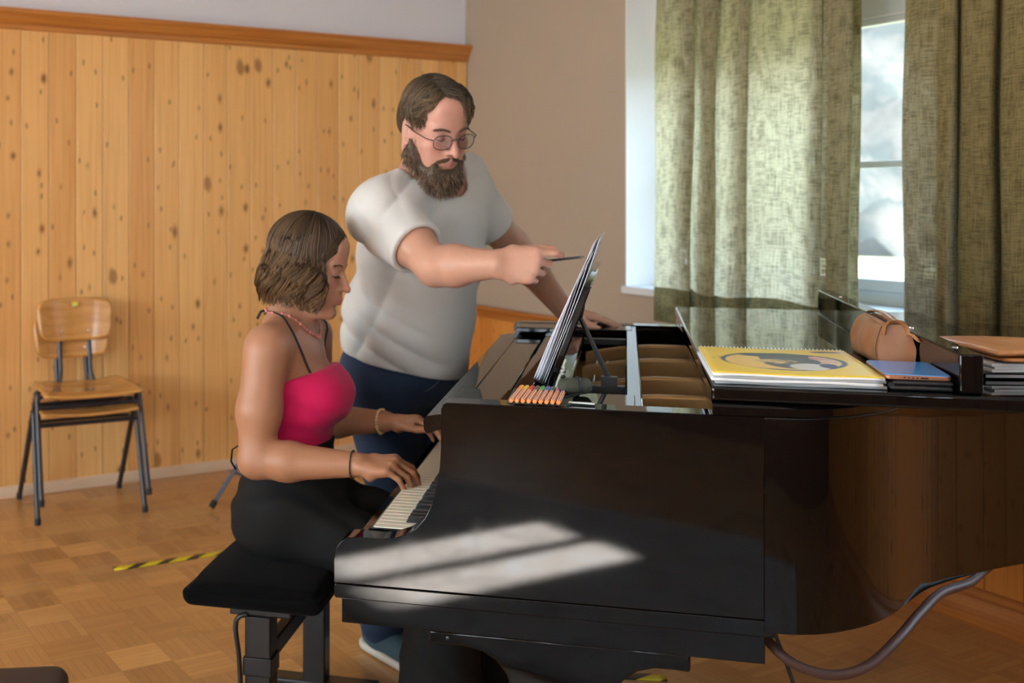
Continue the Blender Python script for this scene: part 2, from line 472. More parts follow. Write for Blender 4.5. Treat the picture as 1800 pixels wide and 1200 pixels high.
# window wall
WA, WB, WZ0, WZ1, WD = 1.407, 3.03, .99, 2.50, .30       # photographed window
VA, VB = 4.35, 5.95                                      # unseen window along this wall, added for its daylight
RZ = .795
m = MB()
for a, b, z0, z1 in ((-.3, WA, 0, CEIL), (WA, WB, 0, WZ0), (WA, WB, WZ1, CEIL), (WB, VA, 0, CEIL), (VA, VB, 0, WZ0), (VA, VB, WZ1, CEIL), (VB, LEN2+.3, 0, CEIL)):
    m.span((a, 0, z0), (b, WD+.08, z1))
on2(m.build('wall_right', M_backlit))
on2(boards(.0, LEN2, 0, RZ-.05, .03, -.022, -.001).build('trim_3', M_pine2, angle=20))
rl = [(0,RZ),(-.05,RZ),(-.055,RZ-.01),(-.05,RZ-.022),(-.035,RZ-.03),(-.03,RZ-.06),(-.022,RZ-.065),(0,RZ-.065)]
on2(MB().prism(rl, lambda p: (.0, p[0], p[1]), lambda p: (LEN2, p[0], p[1])).build('trim_4', M_rail))
bb2 = [(-.022,0),(-.045,0),(-.045,.075),(-.036,.092),(-.030,.095),(-.028,.12),(-.022,.125)]
on2(MB().prism(bb2, lambda p: (.0, p[0], p[1]), lambda p: (LEN2, p[0], p[1])).build('baseboard_right', M_rail))
def pane_mat():
    g = G('window_glass')
    fr = g.n('ShaderNodeFresnel', {'IOR': 1.45}).outputs[0]
    t = g.n('ShaderNodeBsdfTransparent', {'Color': (.97,.985,.98)}).outputs[0]
    r = g.n('ShaderNodeBsdfGlossy', {'Color': (1,1,1), 'Roughness': .02}).outputs[0]
    return g.out(g.n('ShaderNodeMixShader', {0: g.mul(fr, .6), 1: t, 2: r}).outputs[0])
M_pane = pane_mat()
wn = [0]
def window(a, b, z0, z1, place, d0, d1, head=.06, mull=True, bars=()):
    wn[0] += 1
    e = bpy.data.objects.new('window_%d' % wn[0], None); C.objects.link(e); e.empty_display_size = .05; place(e); struct(e)
    f = MB(); t = .055
    f.span((a, d0, z0), (a+t, d1, z1)).span((b-t, d0, z0), (b, d1, z1)).span((a, d0, z0), (b, d1, z0+t)).span((a, d0-.02, z1-head), (b, d1, z1))
    f.build('window_frame', M_frame, e, bevel=.004)
    s = MB(); mid = (a+b)/2
    for u0, u1 in (((a+t, mid), (mid, b-t)) if mull else ((a+t, b-t),)):
        w = .045
        s.span((u0, d0-.012, z0+t), (u0+w, d0+.03, z1-head)).span((u1-w, d0-.012, z0+t), (u1, d0+.03, z1-head))
        s.span((u0, d0-.012, z0+t), (u1, d0+.03, z0+t+w)).span((u0, d0-.012, z1-head-w*.55), (u1, d0+.03, z1-head))
        for zb in bars: s.span((u0, d0-.005, zb-.013), (u1, d0+.025, zb+.013))
    s.build('window_sash', M_frame, e, bevel=.003)
    MB().span((a+t, d0+.008, z0+t), (b-t, d0+.014, z1-head)).build('window_pane', M_pane, e)
    return e
w1 = window(WA, WB, WZ0, WZ1, on2, .25, .33, head=.40, bars=(1.535,))
MB().span((WA, -.03, WZ0-.035), (WB, .26, WZ0+.002)).build('window_sill', M_frame, w1, bevel=.006)
r = MB(); r.span((WA, .0, WZ0), (WA+.004, .25, WZ1)).span((WB-.004, .0, WZ0), (WB, .25, WZ1)).span((WA, 0, WZ1-.004), (WB, .25, WZ1))
r.build('window_reveal', M_reveal, w1)
w2 = window(VA, VB, WZ0, WZ1, on2, .25, .33, bars=(1.535,))
# back wall (behind the photographer) and the wall across from the window
def on3(o): o.location = (E2.x, E2.y, 0); o.rotation_euler = (0, 0, ANG1+math.pi); return struct(o)
def on4(o): o.location = (E3.x, E3.y, 0); o.rotation_euler = (0, 0, math.atan2(-D2.y, -D2.x)); return struct(o)
def wall_with(name, L, holes, place):
    m = MB(); x = -.3
    for a, b, z0, z1 in holes:
        m.span((x, 0, 0), (a, .3, CEIL)); m.span((a, 0, 0), (b, .3, z0)); m.span((a, 0, z1), (b, .3, CEIL)); x = b
    m.span((x, 0, 0), (L+.3, .3, CEIL)); place(m.build(name, M_white))
    for a, b, z0, z1 in holes: window(a, b, z0, z1, place, .18, .26, bars=())
# along the back wall x runs from E2 towards E3
e3 = (Vector((0,0))-E2).dot(-D1)          # foot of the photographer on the back wall
H3 = [(e3-.16, e3+.60, 1.54, 2.58), (e3+2.9, e3+4.2, .95, 2.45)]  # first opening shaped to throw the sun patch, second added for skylight
wall_with('wall_back', LEN1, H3, on3)
H4 = [(.4, 2.5, .90, 2.80), (2.9, 5.0, .90, 2.80), (5.3, 7.35, .90, 2.80)]  # unseen openings, enlarged to bring more daylight onto the left wall
wall_with('wall_front', LEN2, H4, on4)
# boards below the windows all round
M_pine3 = pine('unlit_dark_boards', (.22,.15,.10), .05)  # rear boards darkened in colour to stand in for an unlit wall
for nm, L, pl, zt in (('trim_5', LEN1, on3, 1.46), ('trim_6', LEN2, on4, .90)):
    m = MB()
    pl(boards(0, L, 0, zt-.02 if nm == 'trim_6' else .94, .05, -.022, -.001).build(nm, M_pine3 if nm == 'trim_5' else M_pine2, angle=20))
# door in the wall across
# ------------------------------------------------------------------ daylight
def portal(place, a, b, z0, z1, d):
    l = bpy.data.lights.new('daylight_portal', 'AREA'); l.shape = 'RECTANGLE'; l.size = b-a; l.size_y = z1-z0
    l.cycles.is_portal = True
    o = bpy.data.objects.new('daylight_portal', l); C.objects.link(o)
    place(o); M = Matrix.Rotation(o.rotation_euler.z, 4, 'Z'); base = Vector(o.location)
    o.location = base + M @ Vector(((a+b)/2, d, (z0+z1)/2))
    o.rotation_euler = (R(-90), 0, o.rotation_euler.z)
    if 'kind' in o: del o['kind']
portal(on2, WA, WB, WZ0, WZ1, .36); portal(on2, VA, VB, WZ0, WZ1, .36)
for h_ in H3: portal(on3, *h_, .29)
for h_ in H4: portal(on4, *h_, .29)
g = G('sky', world=True)
dirn = g.n('ShaderNodeTexCoord').outputs['Generated']; _, _, dz = g.sep(dirn)
sky = g.ramp(g.lin(dz, -.05, .6), [(0, (.93,.97,1.0)), (.4, (.75,.88,1.0)), (1, (.5,.72,1.0))])
bpy.context.scene.world = g.out(g.n('ShaderNodeBackground', {'Color': sky, 'Strength': 10.0}).outputs[0])
sun = bpy.data.lights.new('sun', 'SUN'); sun.energy = 135; sun.angle = R(1.5); sun.color = (1.0,.95,.88)
so = bpy.data.objects.new('sun', sun); C.objects.link(so)
sd = Vector((-D2.x*1.0-D1.x*.12, -D2.y*1.0-D1.y*.12, -math.tan(R(36))))      # the way the sunlight travels
so.rotation_euler = (-sd).to_track_quat('Z', 'Y').to_euler()
# ground and wooded hills outside
def ground():
    g = G('meadow'); o = g.obj()
    n = g.noise(o, .8, 5, .6); c = g.mix(n, (.030,.040,.022), (.055,.060,.040))
    return g.out(g.pbr(c, .9, spec=.1))
def hillm():
    g = G('wooded_hill'); o = g.obj()
    n = g.noise(o, .9, 5, .65); n2 = g.noise(o, .22, 4, .55)
    c = g.mix(g.ss(n, .42, .62), (.0066,.0086,.0092), (.0104,.0112,.0114)); c = g.mix(g.ss(n2, .45, .60), c, (.0135,.0140,.0140))
    return g.out(g.pbr(c, .95, spec=.05))
gm = MB().grid(lambda u, v: (6+u*260-20, -150+v*330, -.9), 4, 4).build('meadow', ground(), smooth=False); struct(gm); gm.name = 'ground'
def hillf(u, v):
    ang = R(-40+u*130); r = 45+v*110
    h = (v**.8)*38*(1+.25*math.sin(u*9)+.12*math.sin(u*23+v*4)) + 1.3*math.sin(u*140+v*31)*math.sin(v*90+u*55) - 1.2
    return (r*math.cos(ang)+3, r*math.sin(ang)+3, h)
hl = MB().grid(hillf, 160, 60).build('hill', hillm()); struct(hl)

# unseen pale mat, added so the sun patch mirrored in the piano reads whitish
def added_rugm():
    g = G('added_pale_rug'); n = g.noise(g.obj(), 4.5, 5, .65, .8)
    return g.out(g.pbr(g.ramp(n, [(.3, (.26,.25,.26)), (.5, (.44,.40,.385)), (.7, (.46,.475,.52))]), .9, spec=.1))
m = MB().grid(lambda u, v: (-1.0+3.0*u, -.95+1.75*v, .004+.002*math.sin(u*40)), 30, 20)
rug = m.build('rug', added_rugm()); rug.location = (-.72, .12, .0035); rug.rotation_euler = (0, 0, R(12)); rug.modifiers.new('t', 'SOLIDIFY').thickness = .005
tag(rug, 'pale grey mat added unseen to whiten the sun patch mirrored in the piano side', 'rug')
# ------------------------------------------------------------------ the grand piano; its own axes: s along it, t across (near to far), z up
PV = Vector((.2464, .9692)); PU = Vector((.9692, -.2464)); PO = Vector((.196, 2.207)); PANG = math.atan2(PU.y, PU.x)
def pf(s, t, z): return Vector((PO.x+PU.x*s+PV.x*t, PO.y+PU.y*s+PV.y*t, z))
W = 1.55
def lacquer(name, base=(.0022,.0021,.0022), rough=.04):
    g = G(name); o = g.obj()
    n = g.noise(o, 2.6, 2, .4); dust = g.noise(o, 42, 5, .7); sm = g.noise(g.scale(o, (9, 9, 3)), 1, 4, .6)
    r = g.add(rough, g.mul(g.ss(sm, .52, .8), .05))
    c = g.mix(g.ss(dust, .62, .85, 0, .03), base, (.10,.09,.085))
    return g.out(g.pbr(c, r, spec=.36, nrm=g.bump(n, .05, .006)))
M_lac = lacquer('black_piano_lacquer'); M_lac2 = lacquer('black_lid_lacquer', rough=.02)
M_satin = plain('black_satin', (.010,.010,.011), .35)
M_gold = plain('gilt_iron', (.46,.28,.11), .42, metal=.45)
M_spruce = plain('spruce_soundboard', (.42,.24,.09), .45)
M_chrome = plain('chrome', (.75,.76,.78), .18, metal=1); M_brass = plain('brass', (.70,.48,.18), .3, metal=1)
M_ivory = plain('ivory_key_plastic', (.80,.76,.60), .28); M_ebony = plain('ebony_key', (.012,.012,.014), .25)
M_felt = plain('red_felt', (.35,.02,.03), .9)
piano = thing('grand_piano', 'black polished grand piano with its lid closed and front flap folded back', 'piano', (PO.x, PO.y, 0), PANG)
curve = [(.60,0),(.64,.0015),(.675,.008),(.71,.022),(.745,.045),(.785,.078),(.817,.113),(.85,.158),(.881,.213),(.917,.275),(.9524,.332),(1.0,.385),(1.045,.430),(1.104,.485),(1.192,.553),(1.30,.625),(1.41,.712),(1.50,.815),(1.560,.94),(1.59,1.08),(1.59,1.22),(1.565,1.35),(1.52,1.45),(1.46,1.52),(1.40,W)]
def smooth_path(P, n=3):
    for _ in range(n):
        Q = [P[0]]
        for a, b in zip(P, P[1:]):
            Q += [(a[0]*.75+b[0]*.25, a[1]*.75+b[1]*.25), (a[0]*.25+b[0]*.75, a[1]*.25+b[1]*.75)]
        P = Q+[P[-1]]
    return P
curve = smooth_path(curve, 2)
def offset(P, d):
    out = []
    for i, p in enumerate(P):
        a = P[max(i-1,0)]; b = P[min(i+1,len(P)-1)]
        tx, ty = b[0]-a[0], b[1]-a[1]; l = math.hypot(tx, ty) or 1
        out.append((p[0]+ty/l*d, p[1]-tx/l*d))
    return out
# rim: side wall with the key cheek, the bent side, the tail and the far side
prof = [(-.218,.627),(-.2185,.672),(-.214,.696),(-.203,.712),(-.188,.720),(-.165,.7225),(-.12,.7225),(-.0965,.725),(-.072,.7335),(-.0511,.747),(-.032,.770),(-.018,.798),(-.008,.835),(-.002,.875),(0,.91),(0,.988),(.003,.996),(.011,1.0),(.60,1.0),(.60,.6268)]
m = MB()
for t0, t1 in ((.0, .060), (W-.060, W)):
    m.prism(prof, lambda p: (p[0], t0, p[1]), lambda p: (p[0], t1, p[1]))
far = curve+[(.60, W)]
inn = offset(far, -.060)
b = len(m.v); sec = [(0,.603),(0,.992),(.004,.998),(.010,1.0),(.990,1.0),(1,.995),(1,.603)]
for (a, c) in zip(far, inn):
    for q, z in sec: m.v.append((a[0]+(c[0]-a[0])*q, a[1]+(c[1]-a[1])*q, z))
ns = len(sec)
for i in range(len(far)-1):
    for k in range(ns):
        l = (k+1) % ns
        m.f.append((b+i*ns+k, b+i*ns+l, b+(i+1)*ns+l, b+(i+1)*ns+k))
m.build('rim', M_lac, piano, bevel=.0022, seg=2, angle=30)
# bed under the keys with its lower moulding
m = MB(); bp = [(-.218,.599),(-.214,.596),(.62,.594),(.622,.598),(.622,.622),(.615,.6255),(-.214,.6255),(-.218,.622)]
m.prism(bp, lambda p: (p[0], .0015, p[1]), lambda p: (p[0], W-.0015, p[1]))
m.build('key_bed', M_lac, piano, bevel=.003)
for t0, t1 in ((.006, .05), (W-.05, W-.006)):
    m = MB().prism([(-.203,.546),(.602,.543),(.602,.597),(-.203,.597)], lambda p: (p[0], t0, p[1]), lambda p: (p[0], t1, p[1]))
    m.build('side_rail', M_lac, piano, bevel=.002)
m = MB().prism([(-.19,.627),(-.19,.700),(-.185,.705),(-.170,.705),(-.165,.700),(-.165,.627)], lambda p: (p[0], .06, p[1]), lambda p: (p[0], W-.06, p[1]))
m.build('key_slip', M_lac, piano)
for t0, t1 in ((.0605, .0635), (1.345, W-.0605)):
    MB().span((-.16, t0, .627), (.0, t1, .726)).build('key_block', M_lac, piano, bevel=.003)
# keyboard: treble end is the near one
T0, KP = .065, .0246
names = 'CBAGFED'
for i in range(52):
    t = T0+i*KP
    MB().span((-.151, t+.0004, .705), (.018, t+KP-.0004, .727)).build('white_key', M_ivory, piano, bevel=.0012)
    nm = names[i % 7]; nxt = names[(i+1) % 7]
    if i < 51 and nm in 'BAGED' :
        c = t+KP
        if nm in 'BAG' or nm in 'ED':
            mm = MB().prism([(-.091,.727),(-.086,.7395),(.016,.741),(.016,.72),(-.091,.72)], lambda p: (p[0], c-.006, p[1]), lambda p: (p[0], c+.006, p[1]))
            mm.build('black_key', M_ebony, piano, bevel=.0014)
# fallboard folded open above the keys
fb = [(-.046,.932),(-.047,.950),(-.040,.959),(-.015,.9635),(.015,.963),(.022,.955),(.036,.80),(.036,.752),(.020,.752),(.018,.80),(.006,.925),(-.004,.934),(-.02,.930),(-.036,.924),(-.042,.925)]
m = MB().prism(fb, lambda p: (p[0], .066, p[1]), lambda p: (p[0], W-.066, p[1]))
fbo = m.build('fallboard', M_lac, piano, angle=25)
MB().span((.010, .066, .743), (.019, W-.066, .751)).build('felt_strip', M_felt, piano)
# sound board, gilt frame with its bars, tuning pin field
inner = [(.05,.06)]+offset(curve, -.058)+[(.60,W-.06),(.05,W-.06)]
MB().prism(inner, lambda p: (p[0], p[1], .845), lambda p: (p[0], p[1], .855)).build('soundboard', M_spruce, piano, smooth=False)
fr = piano
pl = [(.20,.062),(.60,.062),(.62,.10),(.60,W-.10),(.60,W-.062),(.20,W-.062)]
frame = MB().prism(pl, lambda p: (p[0], p[1], .862), lambda p: (p[0], p[1], .882)).build('iron_frame', M_gold, piano, smooth=False)
def bar(t, w, z, bend=0.0):
    P = []
    for i in range(13):
        q = i/12; s_ = .235+q*.56
        P.append((s_, t+bend*math.sin(q*math.pi)*.5, z-.028*max(0, (.35-q)/.35)**1.6))
    m = MB(); b = len(m.v); sec = [(-w/2,-.07),(-w/2,-.004),(-w/2+.004,0),(w/2-.004,0),(w/2,-.004),(w/2,-.07)]
    for p in P:
        for a, c in sec: m.v.append((p[0], p[1]+a, p[2]+c))
    n6 = len(sec)
    for i in range(len(P)-1):
        for k in range(n6):
            l = (k+1) % n6; m.f.append((b+i*n6+k, b+i*n6+l, b+(i+1)*n6+l, b+(i+1)*n6+k))
    m.f.append(tuple(b+k for k in range(n6))); m.f.append(tuple(b+12*n6+k for k in range(n6))[::-1])
    return m.build('frame_bar', M_gold, frame, bevel=.002)
for t, w, z in ((.145,.05,.968),(.40,.028,.966),(.66,.030,.966),(.98,.032,.966),(1.28,.034,.966)): bar(t, w, z)
MB().span((.56, .07, .93), (.60, W-.07, .962)).build('capo_bar', M_gold, frame, bevel=.006)
MB().span((.42, .10, .883), (.50, W-.10, .915)).build('damper_rail', M_satin, piano, bevel=.004)
pin = MB()
for r in range(2):
    for i in range(44): pin.lathe((.27+r*.03, .12+i*.030+r*.012, .882), [(.0032,0),(.0032,.035),(.0025,.037)], 6)
o = pin.build('tuning_pins', M_chrome, piano, smooth=False); o['kind'] = 'stuff'
# music shelf: two wings, a cross bar, a front shelf and its sliding tray
MB().span((.018, .0615, .983), (.372, .19, .9985)).build('shelf_wing', M_lac2, piano, bevel=.003)
MB().span((.018, W-.19, .983), (.372, W-.0615, .9985)).build('shelf_wing', M_lac2, piano, bevel=.003)
MB().span((.352, .06, .955), (.386, W-.06, .9975)).build('shelf_cross_bar', M_lac2, piano, bevel=.004)
MB().span((.024, .19, .955), (.105, W-.19, .973)).build('shelf_front_board', M_lac2, piano, bevel=.004)
MB().span((.112, .20, .965), (.232, W-.20, .985)).build('shelf_tray', M_lac2, piano, bevel=.006)
for t in (.35, 1.2): MB().span((.232, t-.012, .972), (.352, t+.012, .990)).build('shelf_slide', M_satin, piano, bevel=.002)
# music desk leaning back, with struts and hinge rod
LEAN = math.atan2(.085, .232)
def dk(a, t, d=0): return (.182+a*math.sin(LEAN)+d*math.cos(LEAN), t, .987+a*math.cos(LEAN)-d*math.sin(LEAN))
DH = .247; m = MB()
dp = [(0,.30),(.0,1.22),(DH-.03,1.22),(DH-.008,1.212),(DH,1.19),(DH,.33),(DH-.008,.308),(DH-.03,.30)]
m.prism(dp, lambda p: dk(p[0], p[1], 0), lambda p: dk(p[0], p[1], .016))
desk = m.build('music_desk', M_lac2, piano, bevel=.003)
MB().prism([(-.012,.30),(-.012,1.22),(.010,1.22),(.010,.30)], lambda p: dk(p[0], p[1], -.028), lambda p: dk(p[0], p[1], 0)).build('desk_ledge', M_lac2, desk, bevel=.003)
for t in (.35,):
    m = MB(); a = dk(.165, t, .018); m.tube([a, (.318, t, 1.004)], .0052, 8); m.tube([a, (a[0]+.006, t, a[2]+.03)], .004, 8)
    m.span((.300, t-.012, .990), (.335, t+.012, 1.010)); m.build('desk_strut', M_satin, desk)
m = MB(); m.tube([(.205, .15, .993), (.205, .66, .996)], .0055, 10)
for t in (.16, .20, .44, .50): m.lathe((.205, t, .993), [(.004,0),(.0105,.004),(.0105,.030),(.004,.034)], 12, (0,1,0))
m.build('hinge_rod', M_chrome, piano)
# the lid: main board and the front flap folded back on it with its upright lip
HS = .508; lo = offset(curve, .012)
lidp = [(HS,-.012)]+[(max(p[0], HS+.001), p[1]) for p in lo]+[(.60,W+.012),(HS,W+.012)]
m = MB(); n = len(lidp)
lay = [(1.0015,.003),(1.004,0),(1.0175,0),(1.0235,.005),(1.026,.014)]
ins = {d: offset(lidp+[lidp[0]], -d)[:-1] if d else lidp for _, d in lay}
rings = []
for z, d in lay:
    rings.append(len(m.v)); P = ins[d]
    for q, p in zip(P, lidp): m.v.append((max(q[0], HS), q[1], z))
for a, b2 in zip(rings, rings[1:]):
    for k in range(n):
        l = (k+1) % n; m.f.append((a+k, a+l, b2+l, b2+k))
m.f.append(tuple(rings[0]+k for k in range(n))[::-1]); m.f.append(tuple(rings[-1]+k for k in range(n)))
lid = m.build('lid', M_lac2, piano, angle=30)
FE = 1.225
flap = MB().span((HS-.002, -.013, 1.0285), (FE, W+.013, 1.055)).build('lid_flap', M_lac2, lid, bevel=.005, seg=3)
lip = MB().prism([(.9255,.004),(.964,.004),(.955,W-.09),(.916,W-.09)], lambda p: (p[0], p[1], 1.0555), lambda p: (p[0], p[1], 1.126)).build('lid_lip', M_lac2, lid, bevel=.003, seg=3)
for t in (.10, .42, .80, 1.20): MB().lathe((.943-.006*t, t, 1.1255), [(.006,0),(.005,.0022),(.001,.003)], 12).build('screw', M_chrome, lip)
for t in (.12, .75, 1.40): MB().tube([(HS+.003, t-.03, 1.0275), (HS+.003, t+.03, 1.0275)], .0032, 8).build('lid_hinge', M_satin, lid)
# legs
lp = [(-.026,.545),(.471,.545),(.471,.513),(.466,.5115),(.44,.513),(.405,.512),(.375,.503),(.350,.485),(.331,.458),(.320,.42),(.314,.36),(.302,.12),(.298,.10),(.166,.10),(.162,.12),(.150,.36),(.140,.43),(.128,.470),(.108,.496),(.080,.512),(.045,.5185),(.0,.519),(-.026,.5195)]
def leg(t0, t1):
    l = MB().prism(lp, lambda p: (p[0], t0, p[1]), lambda p: (p[0], t1, p[1])).build('leg', M_lac, piano, bevel=.004, angle=30)
    tc = (t0+t1)/2
    m = MB().lathe((.232, tc, .05), [(.03,.05),(.022,.04),(.012,.03),(.010,.0)], 14)
    m.lathe((.232, tc-.014, .034), [(.022,0),(.034,.004),(.034,.024),(.022,.028)], 20, (0,1,0)); m.build('caster', M_brass, l)
    MB().lathe((.012, t0-.0005, .533), [(.0035,0),(.0042,.002),(.002,.003)], 12, (0,-1,0)).build('bolt', M_satin, l)
    return l
leg(.012, .125); leg(W-.125, W-.012)
tp = [(1.352,.60),(1.36,.52),(1.372,.40),(1.380,.10),(1.46,.10),(1.47,.40),(1.482,.52),(1.49,.60)]
l3 = MB().prism(tp, lambda p: (p[0]-.010, .94, p[1]), lambda p: (p[0]-.010, 1.06, p[1])).build('leg', M_lac, piano, bevel=.004)
m = MB().lathe((1.41, 1.0, .05), [(.03,.05),(.022,.04),(.012,.03),(.010,.0)], 14); m.lathe((1.41, .986, .034), [(.022,0),(.034,.004),(.034,.024),(.022,.028)], 20, (0,1,0)); m.build('caster', M_brass, l3)
# pedal lyre
m = MB(); 
for t in (.70, .86): m.tube([(.10, t, .60), (.10, t, .16)], .016, 10)
m.span((.03, .66, .10), (.17, .90, .165)); ly = m.build('pedal_lyre', M_lac, piano, bevel=.003)
for t in (.71, .78, .85): MB().tube([(.04, t, .085), (-.02, t, .080), (-.07, t, .074), (-.09, t, .072)], [.011,.014,.017,.010], 10, flat=.35).build('pedal', M_brass, ly)
# under side beams
m = MB(); m.span((.30, .06, .605), (.36, W-.06, .70)); m.span((.70, .20, .64), (.76, W-.06, .70)); m.build('under_beam', M_satin, piano)

# brown hose slung under the bent side and a black cord
hose = [(.58,.16,.60),(.60,.10,.575),(.635,.06,.545),(.68,.06,.520),(.74,.075,.510),(.80,.11,.522),(.86,.17,.552),(.92,.255,.578),(.98,.345,.592),(1.05,.42,.593),(1.10,.50,.596),(1.16,.60,.598)]
def bez(P, n=6):
    P = [Vector(p) for p in P]; out = []
    for i in range(len(P)-1):
        a, b, c, d = P[max(i-1,0)], P[i], P[i+1], P[min(i+2,len(P)-1)]
        for k in range(n):
            u = k/n; out.append(.5*((2*b)+(c-a)*u+(2*a-5*b+4*c-d)*u*u+(3*b-a-3*c+d)*u**3))
    return out+[P[-1]]
o = MB().tube(bez([pf(*p) for p in hose]), .0095, 12).build('hose', plain('brown_rubber', (.060,.027,.020), .5, spec=.3))
tag(o, 'brown rubber hose hanging in a loop under the curved piano side', 'hose')
o = MB().tube(bez([pf(.62,.10,.60), pf(.64,.12,.54), pf(.655,.15,.50), pf(.70,.22,.35), pf(.74,.28,.12), pf(.80,.30,.012), pf(.95,.40,.006), pf(1.05,.75,.006)]), .004, 8).build('power_cord', plain('black_rubber', (.012,.012,.012), .5))
tag(o, 'thin black cord dropping to the floor below the piano', 'cord')

# ------------------------------------------------------------------ things on the piano
def sheet_mat():
    g = G('printed_sheet_music'); o = g.obj(); x, y, z = g.sep(o)
    st = g.math('FRACT', g.mul(z, 95)); big = g.math('FRACT', g.mul(z, 16))
    ln = g.mul(g.math('LESS_THAN', st, .18), g.math('LESS_THAN', big, .42))
    nt = g.mul(g.ss(g.noise(g.comb(g.mul(y, 160), 0, g.mul(z, 140)), 1, 2, .5), .62, .70), g.math('LESS_THAN', big, .5))
    c = g.mix(g.mul(g.math('MAXIMUM', g.mul(ln, .5), nt), .35), (.92,.92,.97), (.25,.25,.27))
    return g.out(g.n('ShaderNodeMixShader', {0: .25, 1: g.pbr(c, .6), 2: g.n('ShaderNodeBsdfTranslucent', {'Color': (.8,.82,.86)}).outputs[0]}).outputs[0])
M_sheet = sheet_mat()
book = thing('sheet_music', 'stack of white sheet music standing open on the piano music desk', 'sheet music', tuple(pf(.17, .7, .99)), PANG)
for i in range(6):
    d0 = -.004-i*.0030
    def sf(u, v, i=i, d0=d0):
        a = .006+v*(.338-.007*i); t = .305+.012*(i % 3)+u*(.60-.02*(i % 2))
        p = dk(a, t, d0-.010*i*max(0, v-.55)**1.5*0+.006*math.sin(v*3+i)*v+.010*max(0,v-.7)*i*.4-.012*math.exp(-u*14)*(1-v)*(i/5))
        return (p[0]-.17, p[1]-.7, p[2]-.99)
    mm = MB().grid(sf, 14, 14); o = mm.build('page', M_sheet, book)
    so_ = o.modifiers.new('thick', 'SOLIDIFY'); so_.thickness = .0012

# pens in an open roll case
def pencol(name, c, r=.35): return plain(name, c, r)
M_olive = plain('olive_canvas', (.045,.050,.032), .75); M_pw = plain('white_stripe', (.80,.62,.50), .4)
M_orange = plain('orange_barrel', (.85,.22,.035), .38)
caps = [('orange', (.90,.30,.01)), ('yellow', (.85,.62,.02)), ('red', (.75,.03,.03)), ('brown', (.16,.06,.05)), ('green', (.06,.45,.06)), ('violet', (.13,.10,.45)), ('dark green', (.03,.16,.09)), ('pink', (.70,.10,.35)), ('blue', (.02,.10,.40))]
case = thing('pen_case', 'olive canvas roll-up pen case with black strap beside the row of pens', 'pen case', tuple(pf(.27, .08, 1.0)), PANG)
MB().grid(lambda u, v: (-.145+u*.125, -.055+v*.17, .0012+.001*math.sin(u*20)), 12, 6).build('mat', M_olive, case).modifiers.new('t', 'SOLIDIFY').thickness = .0018
roll = MB().lathe((-.050, .060, .018), [(.001,0),(.010,.001),(.0155,.006),(.017,.015),(.017,.052),(.0155,.062),(.010,.067),(.001,.068)], 24, (.94,.34,0)); roll.build('roll', M_olive, case)
st = [(.040+.019*.0+.02*0, 0, 0)]
sp = []
for k in range(18):
    w = 2*math.pi*k/18; c = Vector((-.050,.060,.018))+Vector((.94,.34,0)).normalized()*.040
    e1_ = Vector((-.34,.94,0)).normalized(); sp.append(c+e1_*math.cos(w)*.0177+Vector((0,0,1))*math.sin(w)*.0177)
m = MB().tube(sp, .0028, 6, closed=True); m.tube([(-.004,.062,.006),(-.03,.03,.004),(-.05,.005,.003),(-.062,-.012,.003)], [.004,.004,.004,.003], 6, flat=.4)
m.build('strap', plain('black_strap', (.01,.01,.012), .5), case)
MB().box((.0, -.040, .004), (.05,.012,.0016), Euler((0,0,R(-8)))).build('white_strip', plain('plain_white', (.75,.78,.80), .3), case)  # small white strip beside the pen roll
PS = .136
for i, (nm, c) in enumerate(caps):
    s_ = PS+i*.01135; ang = R(-2.5+i*.15)
    p = thing('felt_pen', 'orange striped felt pen with %s cap, in the row on the piano edge' % nm, 'pen', tuple(pf(s_, .010, 1.0035+.0045)), PANG+ang, 'felt pens on the piano edge')
    hexa = [(.0044*math.cos(2*math.pi*k/6), .0044*math.sin(2*math.pi*k/6)) for k in range(6)]
    MB().prism(hexa, lambda q: (q[0], 0, q[1]), lambda q: (q[0], .128, q[1])).build('barrel', M_orange, p, smooth=False)
    m = MB()
    for k in (0, 1, 2): 
        w = 2*math.pi*k/6; m.tube([(.0041*math.cos(w), .001, .0041*math.sin(w)), (.0041*math.cos(w), .126, .0041*math.sin(w))], .0009, 5)
    m.build('white_stripes', M_pw, p)
    MB().lathe((0,.118,0), [(.0048,0),(.0056,.004),(.0056,.040),(.0048,.047),(.002,.049)], 12, (0,1,0)).build('cap', pencol(nm.replace(' ', '_')+'_cap', c), p)

